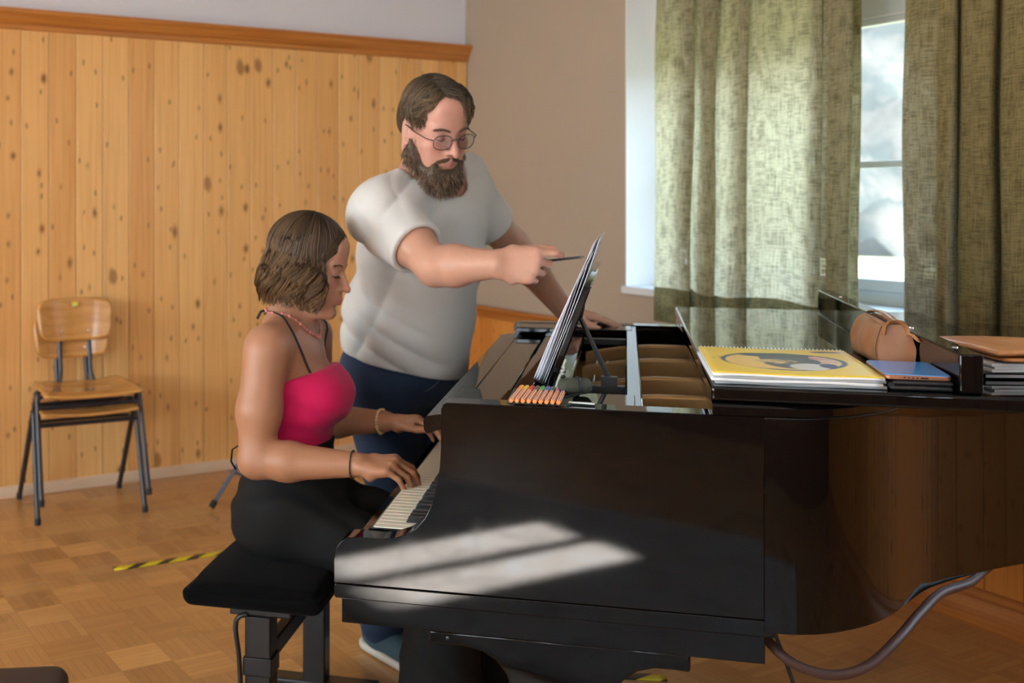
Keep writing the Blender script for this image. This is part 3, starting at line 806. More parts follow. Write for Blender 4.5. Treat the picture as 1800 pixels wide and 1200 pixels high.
# sketch book with a round picture on its cover
def cover():
    g = G('yellow_printed_cover'); x, y, z = g.sep(g.obj())
    def ell(cx, cy, rx, ry, soft=.04):
        d = g.math('SQRT', g.add(g.math('POWER', g.math('DIVIDE', g.add(x, -cx), rx), 2.0), g.math('POWER', g.math('DIVIDE', g.add(y, -cy), ry), 2.0)))
        return d
    def inside(d, r=1.0, s=.03): return g.ss(d, r-s, r+s, 1, 0)
    n = g.noise(g.obj(), 26, 4, .6); n2 = g.noise(g.obj(), 9, 3, .5)
    c = g.mix(n2, (.86,.55,.03), (.88,.68,.10)); c = g.mix(g.ss(n, .58, .72, 0, .5), c, (.90,.76,.30))
    d = ell(.0, -.005, .118, .125)
    c = g.mix(inside(d), c, (.05,.075,.16)); c = g.mix(inside(d, .91), c, (.80,.60,.22))
    d2 = ell(-.035, -.02, .075, .095); c = g.mix(inside(d2), c, g.mix(n, (.80,.45,.10), (.86,.66,.22)))
    left = g.math('GREATER_THAN', x, -.04)
    fig = ell(.012, .01, .060, .115); c = g.mix(g.mul(inside(fig, 1, .08), left), c, g.mix(n, (.03,.045,.07), (.10,.12,.15)))
    top = ell(-.005, .085, .075, .032); c = g.mix(inside(top, 1, .1), c, (.045,.06,.085))
    face = ell(-.012, -.01, .040, .032); c = g.mix(inside(face, 1, .15), c, g.mix(g.ss(n, .42, .58), (.72,.50,.22), (.10,.08,.07)))
    pk = g.mul(inside(d, .86), g.math('GREATER_THAN', d, .60)); pk = g.mul(pk, g.math('GREATER_THAN', g.add(x, g.mul(y, -.1)), .052))
    c = g.mix(g.mul(pk, .85), c, g.mix(g.ss(n, .4, .6), (.60,.20,.30), (.78,.52,.40)))
    wh = ell(.040, -.075, .036, .045); c = g.mix(inside(wh, 1, .1), c, g.mix(n, (.45,.45,.46), (.80,.78,.72)))
    wh2 = ell(.076, -.060, .016, .030); c = g.mix(inside(wh2, 1, .1), c, (.05,.08,.17))
    lg = ell(.105, .150, .030, .013); c = g.mix(inside(lg, 1, .1), c, g.mix(g.ss(n, .45, .6), (.05,.06,.10), (.45,.40,.25)))
    sq = ell(-.122, .02, .010, .018); c = g.mix(g.mul(inside(sq, 1, .3), g.ss(n, .45, .55)), c, (.12,.09,.05))
    return g.out(g.pbr(c, .42, coat=.06, coatr=.2, spec=.35))
nb = thing('sketchbook', 'thick ring-bound sketchbook with yellow cover and round picture on the folded lid', 'sketchbook')
NS, NT = .657, .205
nb.location = pf(NS, NT, 1.0555); nb.rotation_euler = (0, 0, PANG+R(.6))
HWx, HWy = .148, .190
m = MB()
layers = [( .000,.0052,0.004),(.0056,.0045,-.003),(.0105,.0048,.002),(.0157,.0040,.000)]
M_pg = plain('sketch_paper', (.78,.78,.78), .7); M_pg2 = plain('grey_board', (.30,.31,.31), .6)
for k, (z0, h, dx) in enumerate(layers):
    def pg(u, v, z0=z0, h=h, dx=dx, k=k): return (-HWx+dx+u*2*HWx, -HWy+dx*.6+v*2*HWy, z0+h*.5+.0007*math.sin(u*9+k*2)+.0006*math.sin(v*7+k))
    o = MB().grid(pg, 16, 12).build('page_block' , M_pg if k % 2 else M_pg2, nb); so_ = o.modifiers.new('t', 'SOLIDIFY'); so_.thickness = h; so_.offset = 0
cv = MB().grid(lambda u, v: (-HWx+u*2*HWx, -HWy+v*2*HWy, .0212+.0008*math.sin(u*7+1)+.0006*math.sin(v*5)), 20, 20).build('cover', cover(), nb); cv.modifiers.new('t', 'SOLIDIFY').thickness = .0012
m = MB()
for i in range(38):
    x = -HWx+.006+i*(2*HWx-.012)/37
    m.tube([Vector((x, HWy+.001+.0075*math.cos(w), .0108+.0125*math.sin(w))) for w in [2*math.pi*k/10 for k in range(10)]], .0008, 5, closed=True)
m.build('ring_binding', plain('white_wire', (.70,.70,.68), .35), nb)

# wallet with phone on it
wal = thing('wallet', 'black leather wallet under the phone, beside the yellow sketchbook', 'wallet', tuple(pf(.868, .100, 1.0555)), PANG)
M_lth = plain('black_leather', (.012,.011,.012), .42)
m = MB()
for z, d in ((.0045, .0), (.0130, .003)): m.box((d, d, z), (.104-d, .165-d, .0082))
m.build('flap_leaf', M_lth, wal, bevel=.004, seg=3)
MB().tube([(-.050,-.08,.0087),(-.052,0,.0087),(-.050,.08,.0087)], .0056, 8).build('spine', M_lth, wal)
ph = thing('phone', 'smartphone lying face up on the black wallet, its glass coloured blue as if mirroring sky', 'phone', tuple(pf(.865, .118, 1.0736)), PANG-R(1))
def rrect(hx, hy, r, n=5):
    out = []
    for cx, cy, a0 in ((hx-r,hy-r,0),(-hx+r,hy-r,90),(-hx+r,-hy+r,180),(hx-r,-hy+r,270)):
        for k in range(n+1): a = R(a0+90*k/n); out.append((cx+r*math.cos(a), cy+r*math.sin(a)))
    return out
MB().prism(rrect(.056,.093,.010), lambda p: (p[0], p[1], 0), lambda p: (p[0], p[1], .0085)).build('phone_body', plain('copper_metal', (.42,.20,.12), .3, metal=.8), ph, bevel=.0018, seg=3)
MB().prism(rrect(.0545,.0915,.009), lambda p: (p[0], p[1], .0082), lambda p: (p[0], p[1], .0093)).build('phone_screen', plain('sky_tinted_glass', (.07,.40,.95), .03, spec=.9), ph)  # mirrored sky painted into the glass as a blue base colour
m = MB()
for k in range(5): m.span((-.024+k*.007, -.0936, .0030), (-.0205+k*.007, -.0926, .0052))
m.span((.006,-.0936,.0028), (.017,-.0926,.0056)); m.build('port_holes', M_satin, ph)

# brown leather pouch leaning on the lip
def leather(name, a, b):
    g = G(name); o = g.obj(); n = g.noise(o, 22, 4, .6); f = g.voro(o, 260)[0]
    return g.out(g.pbr(g.mix(n, a, b), g.lin(n, .3, .7, .42, .30), spec=.45, nrm=g.bump(f, .15, .001)))
M_tan = leather('tan_leather', (.25,.095,.036), (.38,.165,.070)); M_seam = plain('dark_stitching', (.05,.018,.01), .6)
pouch = thing('pouch', 'tan leather zip pouch resting against the raised black lip on the lid', 'pouch', tuple(pf(.884, .430, 1.0557)), PANG+R(.5))
PL, PH_ = .285, .086
def psec(a, q):        # cross section, a round it, q = -1 near end .. 1 far end
    c, s_ = math.cos(a), math.sin(a); n = 9.0
    rr = (abs(c)**n+abs(s_)**n)**(-1/n); x = rr*c; z = rr*s_
    wid = .0355*(1-.06*q*q) * (1-.36*max(0, (z+.15)/1.15)**1.5)
    dent = .004*math.sin(q*6.0+1.2)*max(0, 1-abs(z))*abs(x)
    return Vector((x*wid+(dent if x > 0 else -dent), 0, PH_*.5*(1+z*(1-.04*math.cos(q*3.1)))+.002*math.sin(q*5)*max(0, z)))
def pbody(u, v):
    q = v*2-1; e = max(0, abs(q)-.90)/.10; sh = math.sqrt(max(0, 1-e*e*.55)); k = .66+.34*sh
    p = psec(2*math.pi*u, q); lean = max(0, (p.z/PH_-.45))*.030*(1 if q < 0 else -1)*abs(q)**3
    return Vector((p.x*(.90+.10*sh), q*PL/2+lean, PH_/2+(p.z-PH_/2)*(.95+.05*sh)))
m = MB().grid(pbody, 44, 40)
for k in (0, 40): m.f.append(tuple(k*45+i for i in range(44))[::(-1 if k == 0 else 1)])
m.build('pouch_body', M_tan, pouch, angle=70, weld=True)
zy = [Vector((.002*math.sin(q*3), q*PL*.43, PH_+.0005-.002*q*q)) for q in np.linspace(-1, 1, 15)]
MB().tube(zy, .0075, 8, flat=.30).build('zip_tape', plain('zip_cloth', (.10,.045,.02), .7), pouch)
m = MB()
for dx in (-.0105, .0105): m.tube([p+Vector((dx, 0, -.0005)) for p in zy], .0048, 8)
m.build('zip_border', M_tan, pouch)
MB().tube([Vector((.004, -PL*.36+PL*.80*q, PH_+.004+.011*math.sin(math.pi*q)**.7)) for q in np.linspace(0, 1, 16)], .0095, 8, flat=.28).build('handle', M_tan, pouch)
MB().tube([(-.023,-.128,PH_-.018),(-.020,-.126,PH_-.002),(-.012,-.122,PH_+.006),(.0,-.120,PH_+.008),(.012,-.122,PH_+.006),(.020,-.126,PH_-.002),(.023,-.128,PH_-.018)], [.013]*7, 8, flat=.32).build('handle_loop', M_tan, pouch)
for sg in (-1, 1):
    m = MB().tube([pbody(.5+.0 if False else (a_/(2*math.pi)) % 1.0, .048)*1.004 for a_ in (np.linspace(R(205), R(138), 12) if sg < 0 else np.linspace(R(-25), R(42), 12))], .0011, 5)
    m.build('seam', M_seam, pouch)
MB().tube([(.020,-.130,.074),(.028,-.142,.070),(.033,-.156,.064),(.034,-.168,.060)], [.0035,.0055,.0055,.003], 8, flat=.4).build('zip_pull', leather('light_strap', (.42,.18,.08), (.5,.24,.11)), pouch)

# papers, folder and leather portfolio behind the lip
fol = thing('folder', 'dark glossy folder at the bottom of the stack on the right of the lid', 'folder', (1.39, 2.255, 1.0557), R(-3))
MB().prism(rrect(.155,.118,.008), lambda p: (p[0],p[1],0), lambda p: (p[0],p[1],.0115)).build('folder_cover', lacquer('black_plastic', rough=.08), fol, bevel=.002)
MB().span((-.150,-.119,.003), (.150,-.114,.0085)).build('folder_papers', M_pg2, fol)
pap = thing('paper_stack', 'stack of white papers on the dark folder, under the brown portfolio', 'papers', (1.395, 2.255, 1.0675), R(1))
for k in range(3):
    MB().box((.002*math.sin(k*2.1), .003*math.cos(k*1.7), .0031+k*.0059), (.297, .211, .0058), Euler((0,0,R(.9*math.sin(k*2.7))))).build('paper_sheaf', M_pg, pap, bevel=.0008)
por = thing('portfolio', 'worn orange-brown leather portfolio on top of the white papers', 'portfolio', (1.43, 2.250, 1.0860), R(1))
def worn():
    g = G('worn_brown_leather'); o = g.obj(); n = g.noise(g.scale(o, (9,3,30)), 1, 5, .65, .6); n2 = g.noise(o, 60, 3, .6)
    c = g.ramp(n, [(.3, (.40,.14,.04)), (.5, (.60,.26,.09)), (.7, (.78,.45,.22))]); c = g.mix(g.mul(n2, .3), c, (.25,.09,.03))
    return g.out(g.pbr(c, .35, spec=.5, nrm=g.bump(n2, .2, .002)))
M_worn = worn()
o = MB().grid(lambda u, v: (-.170+u*.40, -.122+v*.245, .0065+.003*math.sin(u*5+.6)*v+.001*math.sin(v*4)), 24, 16).build('portfolio_back', M_worn, por); so_ = o.modifiers.new('t', 'SOLIDIFY'); so_.thickness = .008; so_.offset = 0; o.modifiers.new('b', 'BEVEL').width = .005
o = MB().grid(lambda u, v: (-.185+u*.40, -.117+v*.248, .0165+.004*math.sin(u*5+.6)+.001*math.sin(v*4)), 24, 16).build('portfolio_flap', M_worn, por); so_ = o.modifiers.new('t', 'SOLIDIFY'); so_.thickness = .010; so_.offset = 0; o.modifiers.new('b', 'BEVEL').width = .004
# ------------------------------------------------------------------ piano bench
M_velvet = plain('black_velvet', (.0035,.0035,.004), .95, spec=.05, sheen=.02)
M_bwood = plain('black_bench_wood', (.008,.007,.0065), .40)
bench = thing('piano_bench', 'black velvet adjustable piano bench the seated woman sits on', 'bench', tuple(pf(-.490, .63, 0)), PANG)
BX, BY = .172, .365
cs = SDF((-.24,-.43,.42), (.24,.43,.56), .006)
P = cs.P()
def rbox(P, c, h, r):
    q = [np.abs(P[i]-c[i])-(h[i]-r) for i in range(3)]
    return np.sqrt(sum(np.maximum(a, 0)**2 for a in q))+np.minimum(np.maximum(np.maximum(q[0], q[1]), q[2]), 0)-r
d = rbox(P, (0,0,.478), (BX,BY,.034), .026)
d = d + .012*np.clip((np.abs(P[0])/BX)**4+(np.abs(P[1])/BY)**4, 0, 1.5)*(P[2] > .48)
cs.F = d.astype(np.float32); cs.build('seat_cushion', M_velvet, bench)
MB().span((-.115,-.30,.428), (.115,.30,.447)).build('seat_board', M_bwood, bench, bevel=.004)
for y0, k in ((-.23, 1), (.27, -1)):
    r_ = MB().span((-.085, y0-.030, .398), (.070, y0+.030, .4275)).build('cross_rail', M_bwood, bench, bevel=.004)
    l_ = MB().span((-.047, y0-.030, .03), (.018, y0+.030, .398)).build('leg', M_bwood, bench, bevel=.004)
    MB().span((-.051, y0-.034, .255), (.022, y0+.034, .300)).build('leg_collar', M_satin, l_, bevel=.003)
    MB().span((-.165, y0-.030, 0), (.165, y0+.030, .034)).build('foot_bar', M_bwood, bench, bevel=.006)
MB().span((-.030, -.21, .262), (.002, .25, .308)).build('stretcher', M_bwood, bench, bevel=.004)
MB().tube(bez([(-.040,-.262,.402),(-.060,-.268,.395),(-.066,-.27,.37),(-.058,-.268,.30),(-.054,-.266,.22),(-.052,-.266,.17)]), .006, 8).build('lever', M_satin, bench)

# ------------------------------------------------------------------ two stacked school chairs
def ply():
    g = G('varnished_plywood'); o = g.obj(); x, y, z = g.sep(o)
    n = g.noise(g.comb(g.mul(x, 3), g.mul(y, 40), g.mul(z, 40)), 1, 4, .6)
    return g.out(g.pbr(g.ramp(n, [(.3, (.46,.20,.045)), (.55, (.60,.29,.075)), (.75, (.68,.36,.11))]), .22, spec=.5, coat=.4, coatr=.1))
M_ply = ply(); M_tubem = plain('dark_grey_tube', (.045,.042,.046), .32, metal=.35); M_rub = plain('rubber', (.015,.015,.016), .7)
CA = math.atan2(.43, .903)
def school_chair(label, loc):
    c = thing('school_chair', label, 'chair', loc, CA, 'stacked school chairs')
    # local: x to the right of the picture, -y towards the viewer (its front)
    SZ = .462; hw = .225
    def seat(u, v):
        x = (u*2-1); y = (v*2-1)
        w = .215*(1-.10*max(0, y)**2)
        return (x*w, y*.200, SZ+.012*x*x-.012*(1-v)**6*1.0-.012*math.exp(-((y-.2)/.6)**2)*(1-x*x)+.004)
    o = MB().grid(seat, 20, 16).build('seat', M_ply, c); so_ = o.modifiers.new('t', 'SOLIDIFY'); so_.thickness = .011; so_.offset = -1
    b = o.modifiers.new('b', 'BEVEL'); b.width = .004; b.limit_method = 'ANGLE'
    def back(u, v):
        x = u*2-1; y = v*2-1
        n = 5.0; k = (abs(x)**n+abs(y)**n)
        q = max(abs(x), abs(y)); f = 1 if q == 0 else q/(k**(1/n)) if k > 0 else 1
        X = x*f; Y = y*f
        return (X*.176*(1+.05*Y), .232-.030*X*X+.030*Y*.5+.0, .750+Y*.100)
    o = MB().grid(back, 22, 14).build('backrest', M_ply, c); so_ = o.modifiers.new('t', 'SOLIDIFY'); so_.thickness = .011
    m = MB()
    for dx, dz in ((-.062,-.055),(.062,-.055),(0,.062)): m.lathe((dx, .220+dz*.13, .750+dz), [(.008,0),(.007,.003),(.002,.005)], 12, (0,-1,0))
    m.build('rivet', M_chrome, o)
    for sx in (-1, 1):
        top = (sx*.226, -.070, SZ-.010)
        f_ = MB().tube(bez([top, (sx*.229, -.085, SZ-.045), (sx*.236, -.215, .012)]), .0115, 12).build('leg', M_tubem, c)
        MB().lathe((sx*.2362, -.216, 0), [(.0135,0),(.0135,.025),(.012,.03)], 12).build('rubber_foot', M_rub, f_)
        r_ = MB().tube(bez([(sx*.226, -.050, SZ-.010), (sx*.229, -.030, SZ-.045), (sx*.236, .245, .012)]), .0115, 12).build('leg', M_tubem, c)
        MB().lathe((sx*.2362, .246, 0), [(.0135,0),(.0135,.025),(.012,.03)], 12).build('rubber_foot', M_rub, r_)
        MB().tube(bez([(sx*.215, -.09, SZ-.016), (sx*.21, .05, SZ-.020), (sx*.10, .165, SZ-.012), (sx*.072, .195, SZ+.03), (sx*.070, .222, .60), (sx*.066, .247, .74), (sx*.066, .252, .80)], 8), .0105, 12).build('back_post', M_tubem, c)
    MB().tube([(-.232, -.095, SZ-.062), (.232, -.095, SZ-.062)], .0100, 10).build('cross_bar', M_tubem, c)
    MB().tube([(-.231, .045, SZ-.070), (.231, .045, SZ-.070)], .0085, 10).build('cross_bar', M_tubem, c)
    return c
cb = Vector((-1.185, 5.115, 0))
c1 = school_chair('varnished plywood school chair underneath, bottom one of the stack at the pine wall', cb)
c2 = copy_tree(c1); c2['label'] = 'varnished plywood school chair on top of the stack at the pine wall'
up = Vector((math.cos(CA+R(90)), math.sin(CA+R(90)), 0))
c2.location = cb+Vector((.012*math.cos(CA), .012*math.sin(CA), 0))-up*.02+Vector((0,0,.082))
for ch in c2.children:
    if ch.name.startswith('backrest'):
        y = MB().box((0, .2178, .822), (.026,.002,.018)); s_ = y.build('sticker', plain('yellow_sticker', (.75,.68,.10), .5), ch)

# ------------------------------------------------------------------ folding stand foot behind the woman
M_bluegrey = plain('blue_grey_tube', (.085,.13,.20), .35, metal=.3)
hub = at(462, 700, 5.25); hub = Vector((hub.x, hub.y, 0))
ms = thing('music_stand', 'folding blue-grey tripod music stand on the floor behind the seated woman', 'music stand', hub)
MB().tube([(0,0,.06),(0,0,.56)], .010, 12).build('pole', M_bluegrey, ms)
MB().lathe((0,0,.30), [(.012,0),(.020,.004),(.020,.05),(.012,.054)], 14).build('collar', M_rub, ms)
MB().lathe((0,0,.06), [(.010,0),(.016,.004),(.016,.03),(.010,.034)], 14).build('lower_collar', M_rub, ms)
ft = at(372, 893, 5.05)-hub; ft.z = .014
for k in range(3):
    a = math.atan2(ft.y, ft.x)+k*2*math.pi/3; L = math.hypot(ft.x, ft.y)
    e = Vector((math.cos(a)*L, math.sin(a)*L, .016)); tp_ = Vector((math.cos(a)*.02, math.sin(a)*.02, .32))
    l = MB().tube([tp_, e], .0115, 10, flat=.6).build('leg', M_bluegrey, ms)
    MB().tube([tp_.lerp(e, .93), tp_.lerp(e, 1.01)], .0155, 10).build('rubber_foot', M_rub, l)
    MB().tube([(math.cos(a)*.015, math.sin(a)*.015, .075), tp_.lerp(e, .55)], .006, 8).build('brace', M_bluegrey, ms)
MB().lathe((0,0,.56), [(.014,0),(.016,.004),(.016,.02),(.010,.024)], 14).build('top_socket', M_rub, ms)

# ------------------------------------------------------------------ hazard tape on the floor
def hazard():
    g = G('hazard_tape'); x, y, z = g.sep(g.obj())
    f = g.math('FRACT', g.mul(g.add(x, g.mul(y, -1.2)), 1/.118))
    c = g.mix(g.math('GREATER_THAN', f, .58), (.70,.56,.015), (.020,.018,.016))
    return g.out(g.pbr(c, .45))
M_haz = hazard()
def tape(lbl, a, b, off=0):
    L = (b-a).length; w = .024
    m = MB().grid(lambda u, v: (u*L, -w+2*w*v, .0006+.0003*math.sin(u*30)), 24, 3); o = m.build('floor_tape', M_haz)
    o.location = (a.x, a.y, .0012); o.rotation_euler = (0, 0, math.atan2(b.y-a.y, b.x-a.x))
    o.modifiers.new('t', 'SOLIDIFY').thickness = .0005
    tag(o, lbl, 'tape', 'yellow and black tape on the floor')
d_ = Vector((.893, .450, 0)).normalized(); a_ = Vector((-.862, 4.240, 0))
tape('yellow and black hazard tape strip on the parquet left of the bench', a_, a_+d_*1.05)
tape('yellow and black hazard tape strip on the floor beneath the piano', Vector((.42, 3.34, 0)), Vector((.95, 3.275, 0)))

# ------------------------------------------------------------------ dark chair at the lower left edge
dc = thing('padded_chair', 'dark padded chair cut off at the lower left edge, nearest the viewer', 'chair', (-.735, 1.985, 0), R(96))
sd_ = SDF((-.32,-.32,.36), (.32,.32,.52), .008); P = sd_.P()
sd_.F = rbox(P, (0,0,.445), (.235,.22,.034), .030).astype(np.float32)
sd_.build('seat', plain('black_vinyl', (.018,.015,.020), .45), dc)
bk = MB().grid(lambda u, v: (-.20+.40*u, .235+.05*v-.02*(2*u-1)**2, .56+.30*v), 12, 10).build('backrest', plain('blue_grey_cloth', (.060,.075,.115), .8), dc); bk.modifiers.new('t', 'SOLIDIFY').thickness = .03
for sx in (-1, 1):
    for sy in (-1, 1): MB().tube([(sx*.19, sy*.17, .42), (sx*.205, sy*.195, .0)], .011, 10).build('leg', M_tubem, dc)
    MB().tube(bez([(sx*.19, .17, .42), (sx*.19, .22, .46), (sx*.18, .245, .6), (sx*.17, .27, .80)]), .011, 10).build('back_post', M_tubem, dc)

# ------------------------------------------------------------------ curtains
def linen(name, col, tr, dens):
    g = G(name); u, v, _ = g.sep(g.uv())
    wf = g.noise(g.comb(g.mul(u, 14), g.mul(v, 260), 0), 1, 3, .75); wp = g.noise(g.comb(g.mul(u, 270), g.mul(v, 10), 3), 1, 3, .75)
    th = g.noise(g.comb(g.mul(u, 26), g.mul(v, 15), 7), 1, 3, .6)
    w = g.add(g.mul(wf, .46), g.add(g.mul(wp, .36), g.mul(th, .18)))
    dk_ = g.ss(w, .41, .60)
    c = g.mix(dk_, tuple(x*1.25 for x in col), tuple(x*.55 for x in col)); t = g.mix(dk_, tuple(min(1, x*1.5) for x in tr), tuple(x*.40 for x in tr))
    b = g.bump(w, .5, .003)
    d = g.n('ShaderNodeBsdfDiffuse', {'Color': c, 'Roughness': .5, 'Normal': b}).outputs[0]
    tl = g.n('ShaderNodeBsdfTranslucent', {'Color': t, 'Normal': b}).outputs[0]
    op = g.n('ShaderNodeMixShader', {0: .5, 1: d, 2: tl}).outputs[0]
    hole = g.ss(w, .36, .50, dens, 0)
    return g.out(g.n('ShaderNodeMixShader', {0: hole, 1: op, 2: g.n('ShaderNodeBsdfTransparent').outputs[0]}).outputs[0])
M_lin = linen('olive_linen', (.36,.325,.19), (.54,.485,.325), .28); M_lin2 = linen('olive_linen_heavy', (.36,.285,.125), (.24,.225,.17), .12)
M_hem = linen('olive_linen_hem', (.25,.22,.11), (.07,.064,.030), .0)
def curtain(name, label, prof, z0, z1, hem, mat, taper=None):
    """prof: list of (along the wall, out from the wall) fold points"""
    P = bez([(a, b, 0) for a, b in prof], 5); L = [0]
    for p, q in zip(P, P[1:]): L.append(L[-1]+(q-p).length)
    t = thing(name, label, 'curtain', (0,0,0)); t.location = (CORN.x, CORN.y, 0); t.rotation_euler = (0, 0, ANG2)
    n = len(P)-1
    def strip(za, zb, off=0):
        def fn(u, v):
            i = min(int(round(u*n)), n); p = P[i]; z = za+(zb-za)*v
            h = (z-z0)/(z1-z0); k = .85+.30*(1-h)
            return (p.x+(taper(p.x, h) if taper else 0)+.004*math.sin(z*5+p.x*31), p.y*k+off+.003*math.sin(z*7+p.x*17), z+.010*math.sin(p.x*11)*(1-h))
        return MB().grid(fn, n, 24, lambda u, v: (L[min(int(round(u*n)), n)], za+(zb-za)*v))
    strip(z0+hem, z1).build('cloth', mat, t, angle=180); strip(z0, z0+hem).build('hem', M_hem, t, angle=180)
    m = MB(); k = 0
    for i in range(4, n, 9): m.tube([Vector((P[i].x+.016*math.cos(w), P[i].y*.85, z1+.018+.018*math.sin(w))) for w in [2*math.pi*q/12 for q in range(12)]], .0025, 6, closed=True)
    m.build('ring', M_brass, t)
    return t
def along(x, d):
    q = (x-CX)/FOC; p = CORN-Vector((D2.y, -D2.x))*0
    ox, oy = CORN.x+.903*d, CORN.y+.43*d
    return ((oy*q-ox)/(D2.x-D2.y*q), d)
lf = [along(*p) for p in ((1152,-.05),(1155,-.09),(1165,-.13),(1190,-.14),(1214,-.13),(1219,-.115),(1216,-.095),(1211,-.085),(1215,-.07),(1228,-.11),(1244,-.13),(1257,-.125),(1259,-.105),(1250,-.085),(1244,-.07),(1250,-.05),(1262,-.09),(1285,-.135),(1308,-.135),(1315,-.12),(1310,-.095),(1309,-.08),(1318,-.10),(1345,-.135),(1375,-.12),(1405,-.135),(1432,-.135),(1444,-.125),(1444,-.10),(1437,-.09),(1446,-.11),(1466,-.145),(1486,-.145),(1497,-.125),(1490,-.10),(1470,-.085),(1455,-.075),(1470,-.06),(1492,-.055),(1509,-.06),(1513,-.07),(1506,-.045),(1492,-.035))]
rt = [along(*p) for p in ((1588,-.05),(1594,-.085),(1605,-.12),(1625,-.13),(1645,-.12),(1652,-.13),(1668,-.15),(1680,-.12),(1684,-.04),(1690,-.12),(1715,-.15),(1745,-.14),(1756,-.04),(1764,-.13),(1790,-.155),(1825,-.14),(1835,-.05),(1845,-.13),(1880,-.15))]
curtain('curtain', 'olive green linen curtain left of the window gap, light shining through it', lf, .86, 2.74, .15, M_lin)
curtain('curtain', 'heavier olive brown linen curtain right of the window gap, by the frame edge', rt, .40, 2.74, .10, M_lin2)
rod = thing('curtain_rod', 'brass curtain rod above the window that carries both curtains', 'curtain rod'); on2(rod); del rod['kind']
MB().tube([(1.35,-.105,2.778),(3.75,-.105,2.778)], .012, 12).build('rod', M_brass, rod)
m = MB()
for x in (1.40, 2.6, 3.7): m.tube([(x,0,2.778),(x,-.105,2.778)], .008, 8); m.lathe((x,-.001,2.778), [(.03,0),(.03,.006),(.01,.012)], 16, (0,-1,0))
m.build('bracket', M_brass, rod)
# ------------------------------------------------------------------ people
def V3(*a): return np.array(a, dtype=float)
def unit(v): v = np.asarray(v, float); return v/np.linalg.norm(v)
def rotv(v, ax, deg):
    a = R(deg); ax = unit(ax); v = np.asarray(v, float)
    return v*math.cos(a)+np.cross(ax, v)*math.sin(a)+ax*np.dot(ax, v)*(1-math.cos(a))
def hand(S, w, fwd, back, thumb, sc=1.0, curls=((20,30,20),)*4, spread=(4,1,-2,-7), tc=None, nails=None, tp=None):
    """w wrist, fwd towards the fingers, back out of the back of the hand, thumb towards the thumb side"""
    fwd = unit(fwd); back = unit(np.asarray(back)-fwd*np.dot(back, fwd)); th = unit(np.asarray(thumb)-fwd*np.dot(thumb, fwd)-back*np.dot(thumb, back))
    w = np.asarray(w, float); K = []
    lat = (.030, .010, -.011, -.030); fw = (.088, .092, .087, .077); rr = (.0125, .0125, .0120, .0108)
    for l, f, r in zip(lat, fw, rr):
        k = w+fwd*f*sc+th*l*sc+back*(.004-abs(l-.005)*.12)*sc; K.append(k)
        S.cone(w+fwd*.012*sc+th*l*.62*sc, k-fwd*.004*sc, .0165*sc, r*sc, .012)
        S.cone(w+fwd*.045*sc+th*l*.85*sc-back*.006*sc, k-fwd*.012*sc-back*.003*sc, .0120*sc, r*.95*sc, .012)
    S.ell(w+fwd*.035*sc+th*.024*sc-back*.010*sc, np.array([.017,.017,.024])*sc, .014)     # ball of the thumb
    S.ell(w+fwd*.035*sc-th*.024*sc-back*.008*sc, np.array([.014,.014,.022])*sc, .014)
    segs = ((.043,.026,.021),(.048,.030,.022),(.044,.028,.022),(.035,.021,.019)); tips = []
    for i in range(4):
        d = rotv(fwd, back, spread[i] if np.dot(np.cross(back, fwd), th) > 0 else -spread[i]); p = K[i]; ax = np.cross(back, d)
        r = (.0098, .0099, .0094, .0082)[i]*sc
        S.ell(p+back*.002*sc, r*1.22, .006)
        for j in range(3):
            d = rotv(d, ax, curls[i % len(curls)][j]); q = p+d*segs[i][j]*sc; r2 = r*(.93 if j < 2 else .82)
            S.cone(p, q, r, r2, .0025 if j else .006); p = q; r = r2
        tips.append((p, d))
    base = w+fwd*.026*sc+th*.026*sc-back*.006*sc
    t = tp or (.72, .62, -.30)
    d = unit(fwd*t[0]+th*t[1]+back*t[2]); p = base; r = .0135*sc
    tc = tc or (8, 12, 12); ax = np.cross(d, fwd) if abs(np.dot(d, fwd)) < .98 else back
    for L, r2, c in zip((.040,.034,.027), (.0120,.0108,.0088), tc):
        d = rotv(d, ax, c); q = p+d*L*sc; S.cone(p, q, r, r2*sc, .008 if L == .040 else .003); p = q; r = r2*sc
    tips.append((p, d)); return tips, K
class Frame:
    def __init__(s, c, f, r, u): s.c = np.asarray(c, float); s.f = unit(f); s.r = unit(r); s.u = unit(u)
    def __call__(s, x, y, z): return s.c+s.r*x+s.f*y+s.u*z
    def M(s): return [s.r, s.f, s.u]
    def inv(s, P): d = P-s.c; return np.stack([d@s.r, d@s.f, d@s.u], -1)
def head_frame(c, fwd, pitch, roll):
    f = unit((fwd[0], fwd[1], 0)); u = V3(0,0,1); r = np.cross(f, u)
    f2 = rotv(f, r, -pitch); u2 = rotv(u, r, -pitch); r2 = rotv(r, f2, roll); u2 = rotv(u2, f2, roll)
    return Frame(c, f2, r2, u2)
